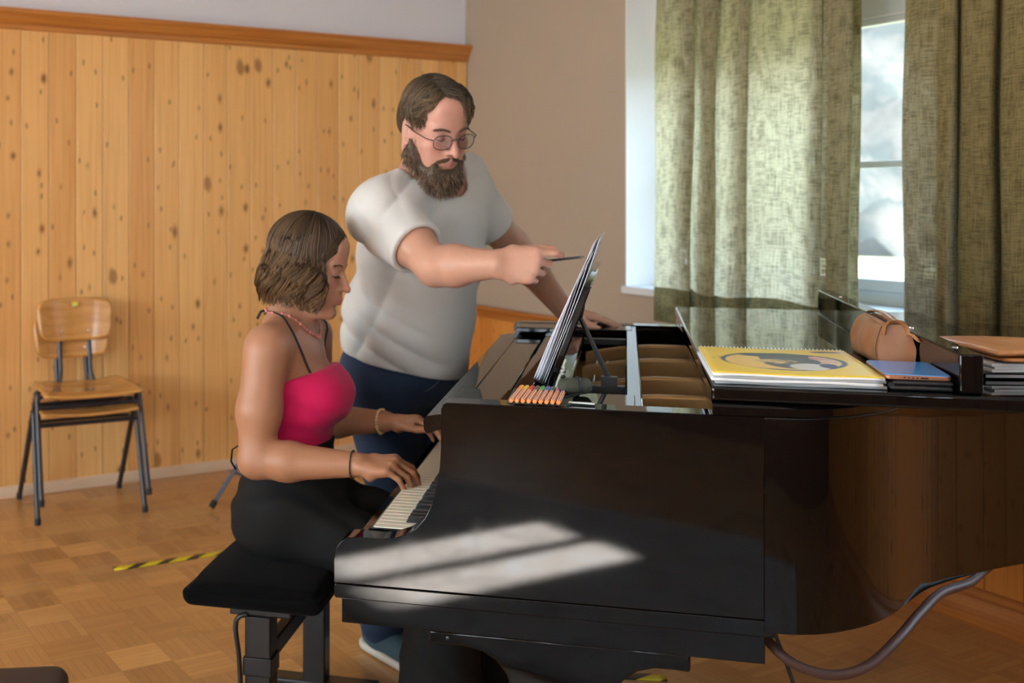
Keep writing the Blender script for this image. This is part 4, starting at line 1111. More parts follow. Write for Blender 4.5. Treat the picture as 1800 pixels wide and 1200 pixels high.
def head(S, H, g=1.0, jaw=1.0, nose=1.0, lids=1.0, lip=1.0, fw_=0.0):
    M = H.M(); L = lambda x, y, z: H(x*g, y*g, z*g)
    def e(p, r, k, sub=False): S.ell(L(*p), np.array(r)*g, k, M, sub)
    def c(a, b, ra, rb, k, sub=False): S.cone(L(*a), L(*b), ra*g, rb*g, k, sub)
    e((0,-.012,.042), (.0745,.094,.082), .02)
    e((0,.030,-.018), (.058,.062,.085), .025)
    for s in (-1, 1):
        c((s*.052*jaw,-.005,-.055), (s*.020,.062,-.102), .020, .017, .025)     # jaw line
        c((s*.056*jaw,-.008,-.02), (s*.052*jaw,-.005,-.060), .020, .018, .03)
        e((s*.040,.058,-.026), (.024,.024,.022), .02)                           # cheek bone
        e((s*.030,.062,-.060), (.022,.020,.026), .02)
        c((s*.012,.0865,.020), (s*.044,.070,.020), .0095, .0085, .014)          # brow
        e((s*.0745,-.012,-.006), (.0085,.019,.031), .006); e((s*.083,-.006,-.004), (.006,.010,.018), .006, True)
    e((0,.074+fw_,-.104), (.021,.018,.018), .018)                                    # chin
    e((0,.080+fw_,-.052), (.014,.012,.014), .012)
    e((0,.074,.060), (.046,.020,.034), .025)                                     # forehead
    e((0,.070+fw_,-.063), (.030,.022,.022), .02)                                     # mouth mound
    for s in (-1, 1): e((s*.0315,.0905,.001), (.0165,.014,.0125), .012, True)   # eye sockets
    n = nose
    c((0,.084,.014), (0,.1045*(.6+.4*n)+.002,-.024), .0078, .0088, .008); c((0,.100,-.022), (0,.1135*n**.6,-.0345), .0085, .0098, .006)
    for s in (-1, 1):
        e((s*.0115,.0985,-.0365), (.0068,.010,.0075), .006); e((s*.0062,.1045,-.0435), (.0035,.0055,.0035), .003, True)
        e((s*.0315,.0765,.0005), (.0128,.0128,.0118*lids), .0035)               # lids over the eyes
        c((s*.020,.0815,.0085), (s*.042,.0770,.0080), .0042, .0040, .006)
    c((-.017,.0865+fw_,-.0665), (0,.0945+fw_,-.0640), .0042*lip, .0058*lip, .004); c((.017,.0865+fw_,-.0665), (0,.0945+fw_,-.0640), .0042*lip, .0058*lip, .004)
    c((-.015,.0855+fw_,-.0745), (0,.0925+fw_,-.0760), .0046*lip, .0064*lip, .004); c((.015,.0855+fw_,-.0745), (0,.0925+fw_,-.0760), .0046*lip, .0064*lip, .004)
    c((-.020,.090+fw_,-.0702), (.020,.090+fw_,-.0702), .0012, .0012, .003, True)
    e((0,.092+fw_,-.087), (.014,.008,.006), .008, True)
def skin(name):
    g = G(name); t = g.attr('tint'); o = g.obj()
    n = g.noise(o, 55, 4, .6); c = g.mix(g.mul(g.math('SUBTRACT', n, .35), .35), t, g.mix(1, t, (.72,.52,.45), 'MULTIPLY'))
    return g.out(g.pbr(c, .46, spec=.4, nrm=g.bump(g.noise(o, 380, 3, .6), .06, .001), sss=.12, sssr=(.010,.004,.002)))
M_skin = skin('skin')
def hairmat(name, rough=.52):
    g = G(name); t = g.attr('tint'); n = g.noise(g.obj(), 90, 3, .6)
    return g.out(g.pbr(g.mix(n, g.mix(1, t, (.62,.60,.58), 'MULTIPLY'), t), rough, spec=.45))
M_hair = hairmat('hair')
def cloth(name, col, col2, sc=500, rough=.85, big=6, sheen=.1):
    g = G(name); o = g.obj(); n = g.noise(o, sc, 2, .6); b = g.noise(o, big, 3, .5)
    c = g.mix(g.math('MULTIPLY', g.add(n, b), .5), col, col2)
    return g.out(g.pbr(c, rough, spec=.25, nrm=g.bump(n, .15, .001), sheen=sheen))
def folds(P, dirs, amp):
    """sum of warped sine folds"""
    def fn(x, y, z):
        out = 0
        for (d, wl, ph, wv) in dirs:
            q = (x*d[0]+y*d[1]+z*d[2])*2*math.pi/wl+ph+wv*np.sin(x*17+z*9)+wv*.7*np.sin(y*21-z*13+1.3)
            out = out+np.sin(q)*(.6+.4*np.sin(x*11+y*7+z*15+ph))
        return amp*out
    return fn
def mixc(a, b, w): return a*(1-w[:,None])+np.array(b)[None,:]*w[:,None]
def face_tint(col, H, V, lip, blush, g=1.0):
    p = H.inv(V)/g; x, y, z = p[:,0], p[:,1], p[:,2]
    fr = y > .05
    w = np.clip(1-(((np.abs(x)-.036)/.020)**2+((z+.028)/.020)**2), 0, 1)*fr; col = mixc(col, blush, w*.5)
    w = np.clip(1-((x/.014)**2+((z+.034)/.016)**2), 0, 1)*(y > .085); col = mixc(col, blush, w*.6)
    w = np.clip(1.6-1.6*((x/.0205)**2+((z+.0705)/.0125)**2), 0, 1)*(y > .078); col = mixc(col, lip, w*.9)
    w = np.clip(1.4-1.4*(((np.abs(x)-.0315)/.0165)**2+((z-.003)/.0105)**2), 0, 1)*(y > .06); col = mixc(col, np.array(blush)*.62, w*.45)
    return col
def scalp_path(H, g, phi, q0, q1, env, wave, n=22, lift=1.0):
    """strand from crown to tip; phi azimuth (0 = front, + to the right), q 0 crown .. 1 tip"""
    q = np.linspace(q0, q1, n); out = []
    for k in q:
        x, y, z = env(phi, k, lift); out.append(H(x*g, y*g, z*g))
    P = np.array(out); return P+wave(q, n)

# ================================================================ the woman at the keys
WT = .60
w_fwd = V3(PU.x, PU.y, 0); w_left = V3(PV.x, PV.y, 0)
def wp(s, t, z): return np.array(pf(s, t, z))
worg = wp(-.47, WT, .0)
woman = thing('person', 'seated woman in bright pink halter top and black trousers playing the piano', 'person', tuple(worg))
S = SDF(np.minimum(wp(-.72,.25,-.02), wp(.12,1.0,0))-V3(.12,.12,0), np.maximum(wp(-.72,1.0,1.42), wp(.14,.25,1.42))+V3(.12,.10,0), .0042)
Mp = [w_fwd, w_left, V3(0,0,1)]
tors = [((-.480,.60,.625),(.135,.175,.125)), ((-.490,.60,.785),(.098,.122,.13)), ((-.498,.60,.915),(.102,.138,.15)), ((-.500,.60,1.000),(.085,.150,.085))]
bust = [((-.412,.545,.898),(.066,.066,.064)), ((-.412,.660,.898),(.066,.066,.064))]
for c, r in tors: S.ell(wp(*c), r, .04, Mp)
for c, r in bust: S.ell(wp(*c), r, .03, Mp)
shR, shL = wp(-.502,.432,1.028), wp(-.478,.770,1.030)
nb_ = wp(-.490,.60,1.075)
S.cone(wp(-.505,.47,1.030), wp(-.49,.73,1.030), .050, .050, .04)
S.cone(nb_, wp(-.502,.46,1.045), .046, .038, .04); S.cone(nb_, wp(-.485,.74,1.045), .046, .038, .04)
Hw = head_frame(wp(-.442,WT,1.228), (w_fwd[0]*.985+w_left[0]*-.04, w_fwd[1]*.985+w_left[1]*-.04), 13, 0)
S.cone(wp(-.498,.60,1.03), Hw(0,-.030,-.055), .060, .052, .035)
S.cone(Hw(0,.01,-.07), Hw(0,.035,-.098), .040, .026, .03)
elR, wrR = wp(-.515,.395,.768), wp(-.262,.392,.772)
S.chain([shR, shR*.45+elR*.55+V3(-.004,0,0), elR], [.056,.052,.042], .03)
S.chain([elR, elR*.68+wrR*.32, wrR], [.043,.046,.0285], .02)
elL, wrL = wp(-.430,.845,.790), wp(-.285,.815,.792)
elL = wp(-.500,.865,.775)
S.chain([shL, shL*.45+elL*.55, elL], [.054,.050,.042], .03); S.chain([elL, elL*.68+wrL*.32, wrL], [.043,.045,.0285], .02)
fR = unit(w_fwd*1.0+w_left*.02+V3(0,0,.02)); 
tR, kR = hand(S, wrR, fR, V3(0,0,1)+w_left*-.25, w_left, .98, ((30,34,18),(34,36,18),(36,36,18),(32,34,18)), tp=(.85,.35,-.40))
fL = unit(w_fwd*1.0+w_left*.10+V3(0,0,.03))
tL, kL = hand(S, wrL, fL, V3(0,0,1)+w_left*.35, -w_left, .98, ((22,24,14),(20,22,12),(22,24,12),(24,26,12)), tp=(.80,.35,-.45))
# legs inside the trousers, feet
hipR, hipL = wp(-.46,.515,.590), wp(-.46,.685,.590)
knR, knL = wp(-.080,.50,.470), wp(-.060,.72,.475)
anR, anL = wp(-.085,.50,.085), wp(-.020,.74,.085)
for h_, k_, a_n in ((hipR, knR, anR), (hipL, knL, anL)):
    S.chain([h_, k_, a_n], [.075,.052,.036], .03)
head(S, Hw, 1.0, jaw=.95, nose=1.02, lip=1.1, fw_=.008)
wskin = V3(.37,.172,.090)
def wcol(V):
    col = np.tile(wskin, (len(V),1)); 
    d = np.clip((V[:,2]-1.0)/.2, 0, 1); col = mixc(col, (.45,.24,.16), d*.7)
    col = face_tint(col, Hw, V, (.42,.155,.135), (.56,.235,.17))
    for (p, _) in tR+tL:
        w = np.clip(1-np.linalg.norm(V-p, axis=1)/.02, 0, 1); col = mixc(col, (.58,.27,.19), w*.7)
    w = np.clip(2-np.linalg.norm(V-(wp(-.408,.50,.985)), axis=1)/.0022, 0, 1); return mixc(col, (.15,.06,.04), w)
body = S.build('body', M_skin, woman, worg, wcol); del S
M_top = cloth('pink_jersey', (.56,.004,.078), (.64,.010,.105), 420, .75, 5)
# top
T = SDF(wp(-.66,.36,.70)-V3(.08,.10,0), wp(-.30,.84,1.08)+V3(.10,.12,0), .0045)
for c, r in tors: T.ell(wp(*c), np.array(r)+.0065, .045, Mp)
for c, r in bust: T.ell(wp(*c), np.array(r)+.0075, .055, Mp)
T.ell(wp(-.385,.60,.892), (.052,.070,.052), .05, Mp)
T.warp(folds(None, [((.2,.1,1.0),.062,.4,1.6)], .0017))
n = w_fwd*-.30+V3(0,0,1); T.half(n, float(n@wp(-.50,.60,.938)), .006)
T.half(V3(0,0,-1), -.752, .006)
top = T.build('halter_top', M_top, woman, worg); del T
M_band = cloth('pink_band', (.62,.008,.10), (.66,.014,.12), 420, .7, 5)
M_blk = cloth('black_trouser_cloth', (.0030,.0028,.0026), (.0065,.006,.0055), 300, .8, 5, .0)
T = SDF(np.minimum(wp(-.66,.30,.03), wp(.16,.30,.03))-V3(.10,.08,0), np.maximum(wp(.20,.36,.82), wp(.12,.98,.82))+V3(.08,.08,0), .006)
for c, r in tors[:2]: T.ell(wp(*c), np.array(r)+V3(.014,.014,.012), .045, Mp)
T.ell(wp(-.510,.525,.580), (.105,.098,.088), .04, Mp); T.ell(wp(-.510,.675,.580), (.105,.098,.088), .04, Mp)
for h_, k_, a_n in ((hipR, knR, anR), (hipL, knL, anL)):
    T.cone(h_, k_, .098, .078, .04); T.cone(k_+V3(0,0,0), a_n, .080, .115, .04)
T.warp(folds(None, [((.5,.5,1.0),.085,0,1.8),((1.0,-.2,.5),.12,1,1.4)], .0028))
T.half(V3(0,0,1), .782, .006); T.half(V3(0,0,-1), -.055, .006)
T.F = np.maximum(T.F, .505-T.P()[2]-.5*np.clip(np.asarray((T.P()[0]-pf(-.28,.5,0).x)*w_fwd[0]+(T.P()[1]-pf(-.28,.5,0).y)*w_fwd[1]), 0, None)*1.6).astype(np.float32) if False else T.F
tr = T.build('trousers', M_blk, woman, worg); del T
m = MB().tube([Vector(p)-Vector(worg) for p in (wp(-.600,.50,.775), wp(-.615,.50,.765), wp(-.618,.50,.735), wp(-.605,.50,.715))], .004, 6, flat=.5); m.build('belt_loop', M_blk, tr)
for a_n, tt in ((anR,.50),(anL,.74)):
    sh = SDF(a_n-V3(.2,.2,.1), a_n+V3(.25,.2,.08), .006)
    sh.cone(a_n+V3(0,0,-.045)-w_fwd*.03, a_n+V3(0,0,-.052)+w_fwd*.15, .040, .032, .03); sh.half(V3(0,0,-1), -.002); sh.build('shoe', M_blk, woman, worg)
# halter straps, necklace
M_strap = plain('black_elastic', (.010,.010,.011), .6); M_coral = plain('coral_beads', (.62,.20,.17), .35)
def onskin(p, d, body_o=None): return Vector(p)
def ray_skin(obj, org, p, d):
    """drops a point along d on to the mesh"""
    ok, loc, nr, _ = obj.ray_cast(Vector(p)-Vector(org), Vector(d).normalized())
    return (loc+Vector(org), nr) if ok else (Vector(p), Vector((0,0,1)))
bpy.context.view_layer.update()
def drape(obj, org, pts, ctr, lift, back=.12):
    out = []
    for p in pts:
        d = Vector(ctr(p))-Vector(p); s0 = Vector(p)-d.normalized()*back
        q, nr = ray_skin(obj, org, s0, d); out.append(q+nr*lift-Vector(org))
    return out
def neckc(p): return wp(-.492, .60, p[2]-.02)
for sg in (-1, 1):
    K_ = [(-.392,.108,.968),(-.415,.104,.995),(-.440,.098,1.030),(-.462,.088,1.065),(-.485,.075,1.098),(-.520,.062,1.112),(-.548,.040,1.108),(-.560,.012,1.102)]
    pts = bez([wp(a, .60+sg*b-(0.0), c) for a, b, c in K_], 3)
    D = drape(body, worg, pts, neckc, .0015)
    MB().tube(D, .0042, 8, flat=.55).build('halter_strap', M_strap, top)
m = MB().tube([Vector(p)-Vector(worg) for p in (wp(-.552,.595,1.113), wp(-.566,.582,1.108), wp(-.574,.576,1.090))], .0035, 6); m.build('strap_knot', M_strap, top)
neck = bpy.data.objects.new('necklace', None); C.objects.link(neck); neck.parent = woman
ring = []
for k in range(44):
    a = 2*math.pi*k/44; f = (1+math.cos(a))/2
    ring.append(wp(-.492+.078*math.cos(a), .60+.064*math.sin(a), 1.120-.072*f**1.4))
D = []
for p in ring:
    ok_, l_, n_, _ = body.closest_point_on_mesh(Vector(p)-Vector(worg)); D.append(l_+n_*.003)
m = MB()
for i, p in enumerate(D):
    r = .0034+.0009*math.sin(i*2.3); m.ball(p, (r, r, r*1.15), 8)
m.tube(D, .0012, 5, closed=True)
m.build('bead_string', M_coral, neck)
m = MB().ball(D[0]+Vector((0,0,-.003)), (.006,.005,.005), 10); m.build('pendant', M_coral, neck)
# bracelets
def bangle(name, el, wr, back, r, rad, m_, beads=False):
    ax = unit(wr-el); c = wr-ax*back; a = unit(np.cross(ax, V3(0,0,1))); b = np.cross(a, ax); mm = MB()
    P = [Vector(c+(a*math.cos(w)+b*math.sin(w))*r)-Vector(worg) for w in np.linspace(0, 2*math.pi, 25)[:-1]]
    if beads:
        for i, p in enumerate(P): mm.ball(p, rad*(1.0+.25*math.sin(i*1.7)), 8)
    mm.tube(P, rad*(.45 if beads else 1), 6, closed=True); return mm.build(name, m_, woman)
bangle('hair_tie', elR, wrR, .012, .0325, .0018, plain('dark_green_cord', (.05,.045,.02), .6))
bangle('bead_bracelet', elL, wrL, .012, .0325, .0040, plain('gold_pearls', (.75,.55,.28), .3), True)
# brows, lashes
def browline(H, who, org, pts, n, r, tint, seed, name='eyebrow', g=1.0):
    rr = random.Random(seed)
    for s in (-1, 1):
        P = []; 
        for i in range(n):
            q = rr.random(); k = q*(len(pts)-1); j = min(int(k), len(pts)-2); u = k-j
            x = pts[j][0]*(1-u)+pts[j+1][0]*u; y = pts[j][1]*(1-u)+pts[j+1][1]*u; z = pts[j][2]*(1-u)+pts[j+1][2]*u+rr.uniform(-.002,.002)
            P.append(np.array([H(s*(x+.009*v)*g, (y-.002*v)*g, (z+.0022*v-.004*v*v*(q > .6))*g) for v in np.linspace(0, 1, 5)]))
        strands(name, P, [r]*len(P), M_hair, who, org, [(np.array(tint),)*2]*len(P))
browline(Hw, woman, worg, [(.010,.0965,.0185),(.022,.0945,.0235),(.034,.0885,.0245),(.043,.080,.0215)], 80, .0006, (.075,.040,.024), 3)
for s in (-1, 1):
    P = [np.array([Hw(s*(.0205+.022*q), .0895-.006*q*q*1.6, -.0030-.002*math.sin(q*3.1)+0), Hw(s*(.0205+.024*q), .0940-.006*q*q, -.0065), Hw(s*(.021+.026*q), .0975-.007*q*q, -.0075)]) for q in np.linspace(0, 1, 26)]
    strands('eyelashes', P, [.0008]*len(P), M_hair, woman, worg, [(V3(.02,.012,.01),)*2]*len(P))
# wavy bob
wr_ = random.Random(11)
def wenv(phi, q, lift):
    """chin-length bob: over the skull, then falling and turning out and in at the tips"""
    ph = phi
    if q < .5:
        a = q/.5*R(96); rx = .0855*math.sin(a); z = .038+.0985*math.cos(a); 
        return (math.sin(ph)*rx*lift, (math.cos(ph)*(.105*math.sin(a))-.012)*lift, z*(1+(lift-1)*.6))
    k = (q-.5)/.5; a = R(96); 
    bulge = 1+.20*math.sin(min(k,1)*math.pi*.80)-.10*max(0,k-.75)*4*.5
    back = max(0, -math.cos(ph))
    x = math.sin(ph)*.085*bulge; y = math.cos(ph)*(.104*bulge-.020*k*back)-.010+.012*math.sin(k*2.6)*back
    return (x*lift, y*lift, .030-k*(.137+.016*back))
def wstrand(phi, lift, q0, q1, amp, fr, ph0):
    H = Hw; n = 26; qs = np.linspace(q0, q1, n); P = []
    for q in qs:
        # the hair is parted on top and pushed back off the face
        op = R(54)*(lambda e: e*e*(3-2*e))(min(1, max(0, (q-.17+.05*math.sin(phi*9+ph0))/.36))) ; ap = abs(phi)
        p2 = phi if ap > op else math.copysign(op+(ap/(R(180)))*R(14), phi)
        x, y, z = wenv(p2, q, lift); w = amp*min(1, max(0, (q-.42)/.3))
        d = math.sin(fr*q*math.pi*2+ph0)*w
        tx, ty = math.cos(p2), -math.sin(p2)
        P.append(H(x+tx*d+math.sin(p2)*w*.5*math.sin(fr*q*6.28*1.1+ph0+1.3), y+ty*d+math.cos(p2)*w*.5*math.sin(fr*q*6.28+ph0+2), z))
    return np.array(P)
paths = []; rad = []; tint = []
for i in range(3400):
    phi = wr_.uniform(-math.pi, math.pi); lay = wr_.random()
    lift = .965+.085*lay; q1 = wr_.uniform(.86, 1.0)
    cl = math.floor((phi+math.pi)/.30); cr = random.Random(cl*7+int(lay*4))
    amp = .013+.016*cr.random(); fr = 1.5+.9*cr.random(); ph0 = cr.uniform(0, 6.28)+wr_.uniform(-.28,.28)
    lift += .030*(cr.random()-.4)
    paths.append(wstrand(phi, lift, wr_.uniform(.015,.10), q1, amp, fr, ph0)); rad.append(wr_.uniform(.0009,.0018))
    sh = .34+.50*cr.random()
    d = V3(.080,.043,.020)*sh*wr_.uniform(.7,1.2); l = V3(.36,.195,.075)*sh*wr_.uniform(.6,1.3); tint.append((d, l if wr_.random() < .8 else d))
strands('hair', paths, rad, M_hair, woman, worg, tint)
cap_ = SDF(Hw.c-V3(.2,.2,.22), Hw.c+V3(.2,.2,.2), .006)
cap_.ell(Hw(0,-.018,.040), (.077,.092,.084), .02, Hw.M()); cap_.ell(Hw(0,-.046,-.020), (.074,.054,.075), .03, Hw.M()); cap_.ell(Hw(0,-.038,-.050), (.074,.054,.045), .03, Hw.M())
nn = Hw.f-Hw.u*.42; cap_.half(nn, float(nn@Hw(0,.038,-.0)), .01)
cap_.build('under_hair', M_hair, woman, worg, lambda V: np.tile(V3(.040,.020,.010), (len(V),1))); del cap_

# ================================================================ the man leaning in
morg = V3(.20, 3.40, 0)
man = thing('person', 'bearded man in glasses and white t-shirt leaning over to point at the music', 'person', tuple(morg))
mf = unit((.71,-.70,0)); ml = unit((.70,.71,0))            # his front, his left
def mp(x, y, d): return np.array(at(x, y, d))
Mm = [mf, ml, V3(0,0,1)]
S = SDF((-.30,2.45,-.01), (1.18,3.90,1.84), .0048)
hipc = V3(.190,3.395,.90)
mt = [(hipc,(.155,.200,.15)), (V3(.205,3.355,1.06),(.165,.195,.17)), (V3(.232,3.255,1.24),(.150,.195,.18)), (V3(.245,3.185,1.36),(.118,.185,.11))]
for c, r in mt: S.ell(c, r, .06, Mm)
sR, sL = mp(674,380,3.02), mp(806,328,3.28)
S.cone(sR, sL, .072, .072, .06)
Hm = head_frame(mp(764,222,3.02), (math.sin(R(27)), -math.cos(R(27))), 22, 5)
nbm = V3(.245,3.15,1.45)
S.cone(nbm, Hm(0,-.035,-.055), .070, .062, .04); S.cone(nbm, sR+V3(0,0,.02), .06, .05, .05); S.cone(nbm, sL+V3(0,0,.02), .06, .05, .05)
eR, wR = mp(766,468,2.83), mp(872,464,2.68)
S.chain([sR, sR*.5+eR*.5, eR], [.062,.057,.048], .04); S.chain([eR, eR*.66+wR*.34, wR], [.049,.050,.034], .025)
eL, wL = mp(902,432,3.47), mp(990,543,3.60)
S.chain([sL, sL*.5+eL*.5, eL], [.066,.058,.048], .04); S.chain([eL, eL*.68+wL*.32, wL], [.050,.052,.034], .025)
fw = unit(wR-eR); pen_tip = mp(1029, 451, 2.62)
htR, hkR = hand(S, wR, unit((.95,-.26,-.03)), (-.33,-.93,.16), (0,0,1), 1.06, ((18,44,34),(62,80,40),(72,84,40),(76,84,40)), spread=(2,0,-1,-3), tp=(.92,.30,-.28), tc=(4,10,10))
htL, hkL = hand(S, wL, (.93,-.10,-.25), (.15,.05,1), (.1,-1,0), 1.10, ((4,14,10),(4,12,8),(4,12,8),(6,14,10)), spread=(10,2,-5,-14), tp=(.62,.75,-.35))
ftR, ftL = V3(.135,3.45,.09), V3(.40,3.52,.09); kR_, kL_ = V3(.165,3.40,.49), V3(.36,3.46,.49)
hR_, hL_ = V3(.115,3.33,.86), V3(.265,3.46,.86)
for h_, k_, a_n in ((hR_, kR_, ftR), (hL_, kL_, ftL)): S.chain([h_, k_, a_n], [.095,.062,.042], .04)
head(S, Hm, 1.06, jaw=1.08, nose=1.06, lip=.8)
mskin = V3(.49,.265,.18)
def mcol(V):
    col = np.tile(mskin, (len(V),1)); d = np.clip((V[:,2]-1.42)/.1, 0, 1); col = mixc(col, (.51,.265,.20), d)
    col = face_tint(col, Hm, V, (.41,.17,.135), (.53,.22,.165), 1.06)
    for p, _ in htR+htL: col = mixc(col, (.66,.29,.22), np.clip(1-np.linalg.norm(V-p, axis=1)/.026, 0, 1)*.75)
    for p in hkR+hkL: col = mixc(col, (.64,.32,.25), np.clip(1-np.linalg.norm(V-p, axis=1)/.02, 0, 1)*.5)
    return col
mbody = S.build('body', M_skin, man, morg, mcol); del S
M_shirt = cloth('white_tshirt_cotton', (.53,.53,.505), (.59,.59,.565), 420, .9, 3)
T = SDF((-.22,2.80,.84), (.74,3.72,1.58), .0055)
for i, (c, r) in enumerate(mt): T.ell(c, np.array(r)+(.022 if i < 2 else .016), .06, Mm)
T.cone(sR, sL, .084, .084, .06); T.cone(nbm-V3(0,0,.02), sR+V3(0,0,.02), .070, .060, .05); T.cone(nbm-V3(0,0,.02), sL+V3(0,0,.02), .070, .060, .05)
slR = sR+(eR-sR)*.66; slL = sL+(eL-sL)*.62
P = T.P(); keep = T.F.copy()
dR = unit(eR-sR); dL = unit(eL-sL)
A = SDF((-.22,2.80,.84), (.74,3.72,1.58), .0055); A.cone(sR-dR*.02, sR+(eR-sR)*.78, .080, .076, .02); A.half(dR, float(dR@slR), .006)
B = SDF((-.22,2.80,.84), (.74,3.72,1.58), .0055); B.cone(sL-dL*.02, sL+(eL-sL)*.76, .076, .070, .02); B.half(dL, float(dL@slL), .006)
for X_ in (A, B):
    h = np.clip(.05-np.abs(T.F-X_.F), 0, None)/.05; T.F = (np.minimum(T.F, X_.F)-h*h*.05*.25).astype(np.float32)
del A, B, keep
def sfold(x, y, z):
    # folds fan from the armpit and hang round the waist
    low = np.clip((1.30-z)/.3, 0, 1)
    def ridge(q): return 1-2*np.abs(np.sin(q*.5))**.7
    m1 = np.clip(np.sin(x*7.3+y*5.1+z*9.7+.6)+.35, 0, 1); m2 = np.clip(np.sin(x*11.0-y*6.3-z*6.1+2.2)+.2, 0, 1)
    a = ridge((z*1.0+.55*x-.15*y)*2*math.pi/.085+1.6*np.sin(x*8+z*5)+1.2*np.sin(y*11))*low*m1
    b = ridge((x*.9-y*.3+.60*z)*2*math.pi/.12+1.5*np.sin(z*10))*(1-low)*m2*.45
    c = ridge((z*.62-x*.8+.2*y)*2*math.pi/.11+1.3*np.sin(y*9+2)+1.0*np.sin(z*8))*m2*.9
    return .0068*(a+b+c)
T.warp(sfold)
nH = V3(.26,-.05,1.0); T.half(-nH, -float(nH@V3(.10,3.25,.925)), .006)
T.cone(nbm-(Hm(0,-.035,-.055)-nbm)*.15+mf*.015, Hm(0,-.03,-.05)+mf*.02, .094, .094, .008, sub=True)
T.ell(nbm+mf*.045+V3(0,0,.035), (.085,.085,.06), .01, Mm, sub=True)
# hollow sleeves
T.cone(sR+(eR-sR)*.56, eR+dR*.05, .0615, .0600, .004, sub=True); T.cone(sL+(eL-sL)*.53, eL+dL*.05, .0600, .057, .004, sub=True)
shirt = T.build('t_shirt', M_shirt, man, morg); del T
M_jean = cloth('dark_blue_denim', (.010,.020,.048), (.022,.042,.085), 380, .8, 9)
T = SDF((-.16,3.05,.02), (.66,3.78,1.02), .007)
T.ell(hipc, (.170,.212,.155), .05, Mm)
for h_, k_, a_n in ((hR_, kR_, ftR), (hL_, kL_, ftL)): T.cone(h_, k_, .112, .085, .05); T.cone(k_, a_n, .084, .072, .03)
T.warp(folds(None, [((.3,.4,1.0),.11,0,1.6),((.8,-.5,.4),.13,1,1.2)], .003))
T.half(V3(0,0,1), .985, .006); T.half(V3(0,0,-1), -.045, .005)
jeans = T.build('jeans', M_jean, man, morg); del T
bpy.context.view_layer.update()
m = MB()
for sgn in (-1, 1):
    pts = [hipc+mf*.30+ml*sgn*(.06+.10*q)+V3(0,0,-.015-.055*math.sin(q*1.5)) for q in np.linspace(0, 1, 10)]
    D = [ray_skin(jeans, morg, p, hipc+V3(0,0,-.04)-p)[0]-Vector(morg)+Vector(mf)*.001 for p in pts]
    m.tube(D, .0022, 6)
m.build('pocket_seam', plain('denim_stitch', (.05,.075,.12), .7), jeans)
M_shoe = plain('teal_canvas', (.035,.075,.095), .8); M_sole = plain('pale_sole', (.62,.58,.50), .6)
def shoe(a_n, d):
    d = unit(d); r = V3(d[1],-d[0],0); T = SDF(a_n-V3(.24,.24,.12), a_n+V3(.28,.28,.10), .006)
    T.cone(a_n+V3(0,0,-.035)-d*.045, a_n+V3(0,0,-.055)+d*.155, .050, .036, .03); T.cone(a_n+V3(0,0,.02), a_n+V3(0,0,-.03), .050, .050, .03); T.half(V3(0,0,-1), -.022); 
    o = T.build('shoe', M_shoe, man, morg)
    T = SDF(a_n-V3(.24,.24,.12), a_n+V3(.28,.28,.10), .006)
    T.cone(a_n+V3(0,0,-.06)-d*.05, a_n+V3(0,0,-.06)+d*.158, .056, .045, .02); T.half(V3(0,0,1), .030); T.half(V3(0,0,-1), -.002); T.build('sole', M_sole, o, morg)
shoe(ftR, (.50,-.86,0)); shoe(ftL, (.8,-.6,0))
# glasses
gl = bpy.data.objects.new('glasses', None); C.objects.link(gl); gl.parent = man
M_wire = plain('dark_wire', (.05,.035,.035), .3, metal=.7)
def lens_mat():
    g = G('lens_glass'); fr = g.n('ShaderNodeFresnel', {'IOR': 1.5}).outputs[0]
    return g.out(g.n('ShaderNodeMixShader', {0: g.math('MULTIPLY', fr, 1.6, clamp=True), 1: g.n('ShaderNodeBsdfTransparent', {'Color': (.93,.95,.97)}).outputs[0], 2: g.n('ShaderNodeBsdfGlossy', {'Roughness': .03}).outputs[0]}).outputs[0])
M_lens = lens_mat(); mo = Vector(morg); g6 = 1.06
def hm(x, y, z): return Vector(Hm(x*g6, y*g6, z*g6))-mo
for s in (-1, 1):
    ring = [hm(s*(.0335+.0245*math.copysign(abs(math.cos(w))**.8, math.cos(w))), .1045-.10*(.0245*math.cos(w))**1*0-.25*max(0, .0245*math.cos(w)), -.006+.0185*math.copysign(abs(math.sin(w))**.8, math.sin(w))) for w in np.linspace(0, 2*math.pi, 33)[:-1]]
    MB().tube(ring, .0011, 6, closed=True).build('rim', M_wire, gl)
    m = MB(); b0 = len(m.v); m.v += [tuple(p) for p in ring]; m.f.append(tuple(range(32))); m.build('lens', M_lens, gl)
    MB().tube([hm(s*.058,.097,-.001), hm(s*.072,.085,.001), hm(s*.0775,.03,.002), hm(s*.0785,-.012,.006), hm(s*.078,-.028,-.012)], .0015, 6).build('temple', M_wire, gl)
MB().tube([hm(-.010,.1055,-.002), hm(-.005,.1085,.002), hm(.005,.1085,.002), hm(.010,.1055,-.002)], .0012, 6).build('bridge', M_wire, gl)
# eyes behind the lids
M_eye = plain('eye', (.55,.52,.50), .15); M_iris = plain('iris', (.03,.04,.045), .1)
for s in (-1, 1):
    m = MB().tube([hm(s*(.0215+.020*q), .0898-.004*(q-.35)**2*6, -.0035-.0035*math.sin(q*3.1)) for q in np.linspace(0, 1, 9)], .0014, 6); m.build('eyelashes', plain('lash', (.05,.03,.025), .6), man)
browline(Hm, man, morg, [(.010,.0975,.0175),(.022,.0965,.0215),(.034,.0905,.0225),(.044,.081,.019)], 110, .0007, (.14,.085,.050), 5, g=g6); browline(Hm, man, morg, [(.012,.0975,.0200),(.024,.0965,.0235),(.036,.0900,.0235),(.043,.082,.0205)], 80, .0007, (.15,.09,.055), 8, g=g6)
